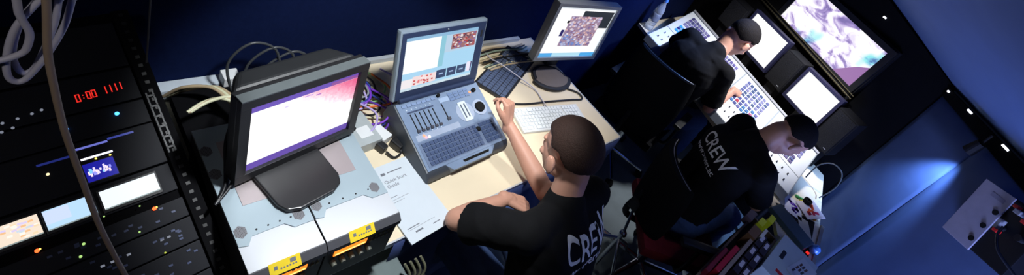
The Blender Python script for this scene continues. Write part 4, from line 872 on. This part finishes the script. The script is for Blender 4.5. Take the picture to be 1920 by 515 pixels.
def person(label,j,B,hs,hair_m,curls,shirt_text=None,front=.52,sleeve=.62,voxel=.006,hand_spec=None,back=(1,0,0)):
    """j: world joints. returns body mesh object"""
    mb=MB()
    nk=j['neck']; hc=j['head']; pel=j['pelvis']; ch=j['chest']; 
    mb_head=head(mb,hc,B,hs)
    skullb=V(hc)+B@V((0,-.035,-.055))*hs
    mb.cap(nk+V((0,0,-.03)),skullb,.058,.054,20)
    S_=[(j['shL'],j['elL'],j['wrL']),(j['shR'],j['elR'],j['wrR'])]
    mb.cap(j['shL'],j['shR'],.040,.040)
    mb.cap(ch,nk,.085,.052); mb.cap(pel,ch,.095,.09)
    for sh,el,wr in S_:
        mb.cap(sh,el,.044,.040); mid=el.lerp(wr,.28); mb.cap(el,mid,.040,.0405); mb.cap(mid,wr,.0405,.0235)
        mb.cap(ch+(sh-ch)*.2,sh,.07,.042)
    for s in 'LR':
        hp,kn,an=j['hp'+s],j['kn'+s],j['an'+s]; mb.cap(hp,kn,.082,.055); mb.cap(kn,kn.lerp(an,.3),.055,.052); mb.cap(kn.lerp(an,.3),an,.052,.034)
        f=j['toe'+s]; mb.cap(an+V((0,0,-.03)),f,.038,.03)
    for s in 'LR':
        h=hand_spec[s]; hand(mb,j['wr'+s],h['dir'],h['palm'],h['side'],h['curl'],scale=1.0,thumb=h.get('thumb',.6))
    body=organic('person',mb,skin_m,voxel,2)
    # move origin to the seat point
    org=V((pel.x,pel.y,0)); body.data.transform(Matrix.Translation(-org)); body.location=org
    def child(o): 
        o.data.transform(Matrix.Translation(-org)); o.parent=body; return o
    tag(body,label,'person','seated crew members')
    # shirt
    sm=MB(); g=.014
    sm.cap(j['shL'],j['shR'],.062,.062); sm.cap(ch,nk+(ch-nk)*.18,.126,.074); 
    w=(j['shR']-j['shL']).normalized(); 
    for q in (-1,1):
        sm.cap(pel+w*q*.055+V((0,0,.02)),ch+w*q*.075,.120,.115); sm.cap(ch+w*q*.075,(j['shR'] if q>0 else j['shL'])*.8+ch*.2,.115,.066)
    for k_,(sh,el,wr) in zip('LR',S_):
        e=sh.lerp(el,sleeve if not isinstance(sleeve,dict) else sleeve[k_]); sm.cap(sh,sh.lerp(e,.5),.066,.064); sm.cyl(sh.lerp(e,.5),e,.064,.068,24)
    shirt=organic('tshirt',sm,shirt_m,.008,3,None,.006,7); child(shirt)
    cm=MB(); cc=nk+(ch-nk)*.10; ax=(V(hc)-nk).normalized(); q=ax.to_track_quat('Z','Y')
    cm.tube([cc+ax*.012+q@V((.060*cos(a),.060*sin(a),0)) for a in [2*pi*i/20 for i in range(21)]],.006,sub=2); c_=cm.build('collar',shirt_m,None,True); child(c_)
    # trousers
    tm=MB(); tm.cap(pel+V((0,0,-.01))-w*.06,pel+V((0,0,-.01))+w*.06,.130,.130)
    for s in 'LR':
        tm.cap(j['hp'+s],j['kn'+s],.096,.070); tm.cap(j['kn'+s],j['an'+s]+V((0,0,.04)),.070,.058)
    tr=organic('jeans',tm,jeans_m,.009,3,None,.006,9); child(tr)
    for s in 'LR':
        f=MB(); an=j['an'+s]; to=j['toe'+s]; f.cap(an+V((0,0,-.035)),to,.050,.042); sh_=organic('shoe',f,rubber,.008,2); child(sh_)
    hr=hair(V(hc)-org,B,hs,hair_m,body,front,seed=hash(label)%7 if False else len(label)%7)
    # lettering pressed onto the shirt back
    if shirt_text:
        o0,ux,uy,dr,items=shirt_text; dg=bpy.context.evaluated_depsgraph_get()
        bvh=BVHTree.FromPolygons([v.co.copy()+org for v in shirt.data.vertices],[p.vertices[:] for p in shirt.data.polygons])
        for nm,txt,size,x0,y0,wsc in items:
            cu=bpy.data.curves.new('t','FONT'); cu.body=txt; cu.size=size; cu.offset=size*.010; to=bpy.data.objects.new('t',cu); C.objects.link(to)
            me=evald(to); bpy.data.objects.remove(to); bm=bmesh.new(); bm.from_mesh(me)
            bmesh.ops.triangulate(bm,faces=bm.faces[:]); 
            for _ in range(2): bmesh.ops.subdivide_edges(bm,edges=[e for e in bm.edges if e.calc_length()>size*.12],cuts=1); bmesh.ops.triangulate(bm,faces=bm.faces[:])
            for v in bm.verts:
                p=V(o0)+V(ux)*(v.co.x*wsc+x0)+V(uy)*(v.co.y+y0); hit=bvh.ray_cast(p-V(dr)*.5,V(dr))
                v.co=(hit[0]-V(dr)*.0022 if hit[0] else p)-org
            bm.to_mesh(me); bm.free(); me.materials.clear(); me.materials.append(print_m)
            to=bpy.data.objects.new(nm,me); C.objects.link(to); to.parent=body
    return body
# man 1: seated at the laptop console, facing the navy wall
j=dict(head=V((-.455,1.245,1.170)),neck=V((-.365,1.225,1.045)),chest=V((-.30,1.215,.90)),pelvis=V((-.17,1.21,.575)),
 shL=V((-.34,1.045,.985)),elL=V((-.555,.985,.800)),wrL=V((-.545,1.225,.795)),shR=V((-.35,1.405,.985)),elR=V((-.50,1.395,.80)),wrR=V((-.795,1.365,.905)),
 hpL=V((-.19,1.12,.55)),hpR=V((-.19,1.31,.55)),knL=V((-.62,1.08,.56)),knR=V((-.62,1.36,.56)),anL=V((-.68,1.07,.10)),anR=V((-.68,1.37,.10)),toeL=V((-.84,1.05,.05)),toeR=V((-.84,1.39,.05)))
B1=basis((-.93,.10,-.34),(-.30,-.02,1))
person('man with short brown hair raising his hand over the laptop console, CREW on his back',j,B1,1.08,hair_b,None,
  ((-.0,1.13,.940),(0,1,0),(0,0,1),(-1,0,0),[('lettering','CREW',.098,-.00,.0,.92),('web_address','www.xpert.ac',.050,-.03,-.050,.95)]),front=.42,sleeve={'L':.80,'R':.6},voxel=.0045,
  hand_spec=dict(R=dict(dir=(-.55,.10,.80),palm=(-.75,-.35,-.50),side=1,curl=(.75,.9,1.0,1.1),thumb=.5),L=dict(dir=(.55,.75,-.25),palm=(0,-.2,-1),side=1,curl=(.3,.35,.4,.45))))
# man 2: leaning over the far desk
j=dict(head=V((-.672,3.135,1.235)),neck=V((-.70,3.02,1.13)),chest=V((-.745,2.90,.97)),pelvis=V((-.80,2.83,.60)),
 shL=V((-.885,2.985,1.075)),elL=V((-1.02,3.12,.83)),wrL=V((-.86,3.30,.90)),shR=V((-.565,2.94,1.06)),elR=V((-.51,2.99,.80)),wrR=V((-.50,3.22,.90)),
 hpL=V((-.89,2.84,.56)),hpR=V((-.71,2.82,.56)),knL=V((-.92,3.26,.58)),knR=V((-.55,3.2,.57)),anL=V((-.92,3.30,.10)),anR=V((-.55,3.26,.10)),toeL=V((-.92,3.46,.05)),toeR=V((-.54,3.42,.05)))
B2=basis((.42,.72,-.62),(.25,.35,1))
person('man in a plain black shirt leaning over the left half of the lighting desk',j,B2,1.08,hair_k,None,None,front=.45,sleeve={'L':.5,'R':.85},voxel=.007,
  hand_spec=dict(R=dict(dir=(.1,1,-.1),palm=(0,-.1,-1),side=-1,curl=(.3,.35,.4,.45)),L=dict(dir=(.4,1,-.1),palm=(0,-.1,-1),side=1,curl=(.3,.35,.4,.45))))
# man 3: right one, head bowed over the desk
f3=V((.68,.73,0)); r3=V((.73,-.68,0))
j=dict(head=V((-.045,2.545,1.215)),neck=V((-.125,2.475,1.115)),chest=V((-.175,2.42,.95)),pelvis=V((-.17,2.35,.60)),
 shL=V((-.125,2.475,1.06))-r3*.165,elL=V((-.28,2.72,.84)),wrL=V((-.16,2.90,.88)),shR=V((-.125,2.475,1.05))+r3*.165,elR=V((.075,2.50,.83)),wrR=V((-.02,2.72,.86)),
 hpL=V((-.26,2.38,.56)),hpR=V((-.13,2.27,.56)),knL=V((-.12,2.74,.58)),knR=V((.03,2.62,.575)),anL=V((-.10,2.80,.10)),anR=V((.0,2.68,.10)),toeL=V((-.02,2.94,.05)),toeR=V((.04,2.84,.05)))
B3=basis((.50,.40,-.78),(.55,.55,.75))
tx=V((.72,-.69,0))
person('man with dark hair bowing his head, his CREW lettering running down the photo',j,B3,1.0,hair_k,None,
  (V((-.34,2.38,.93)),tuple(tx),(0,0,1),(.69,.72,0),[('lettering','CREW',.098,-.01,.02,.92),('web_address','www.xpert.ac',.046,-.02,-.035,.95)]),front=.42,sleeve=.8,voxel=.007,
  hand_spec=dict(R=dict(dir=(0,1,-.1),palm=(0,-.1,-1),side=-1,curl=(.3,.35,.4,.45)),L=dict(dir=(.5,1,-.1),palm=(0,-.1,-1),side=1,curl=(.3,.35,.4,.45))))
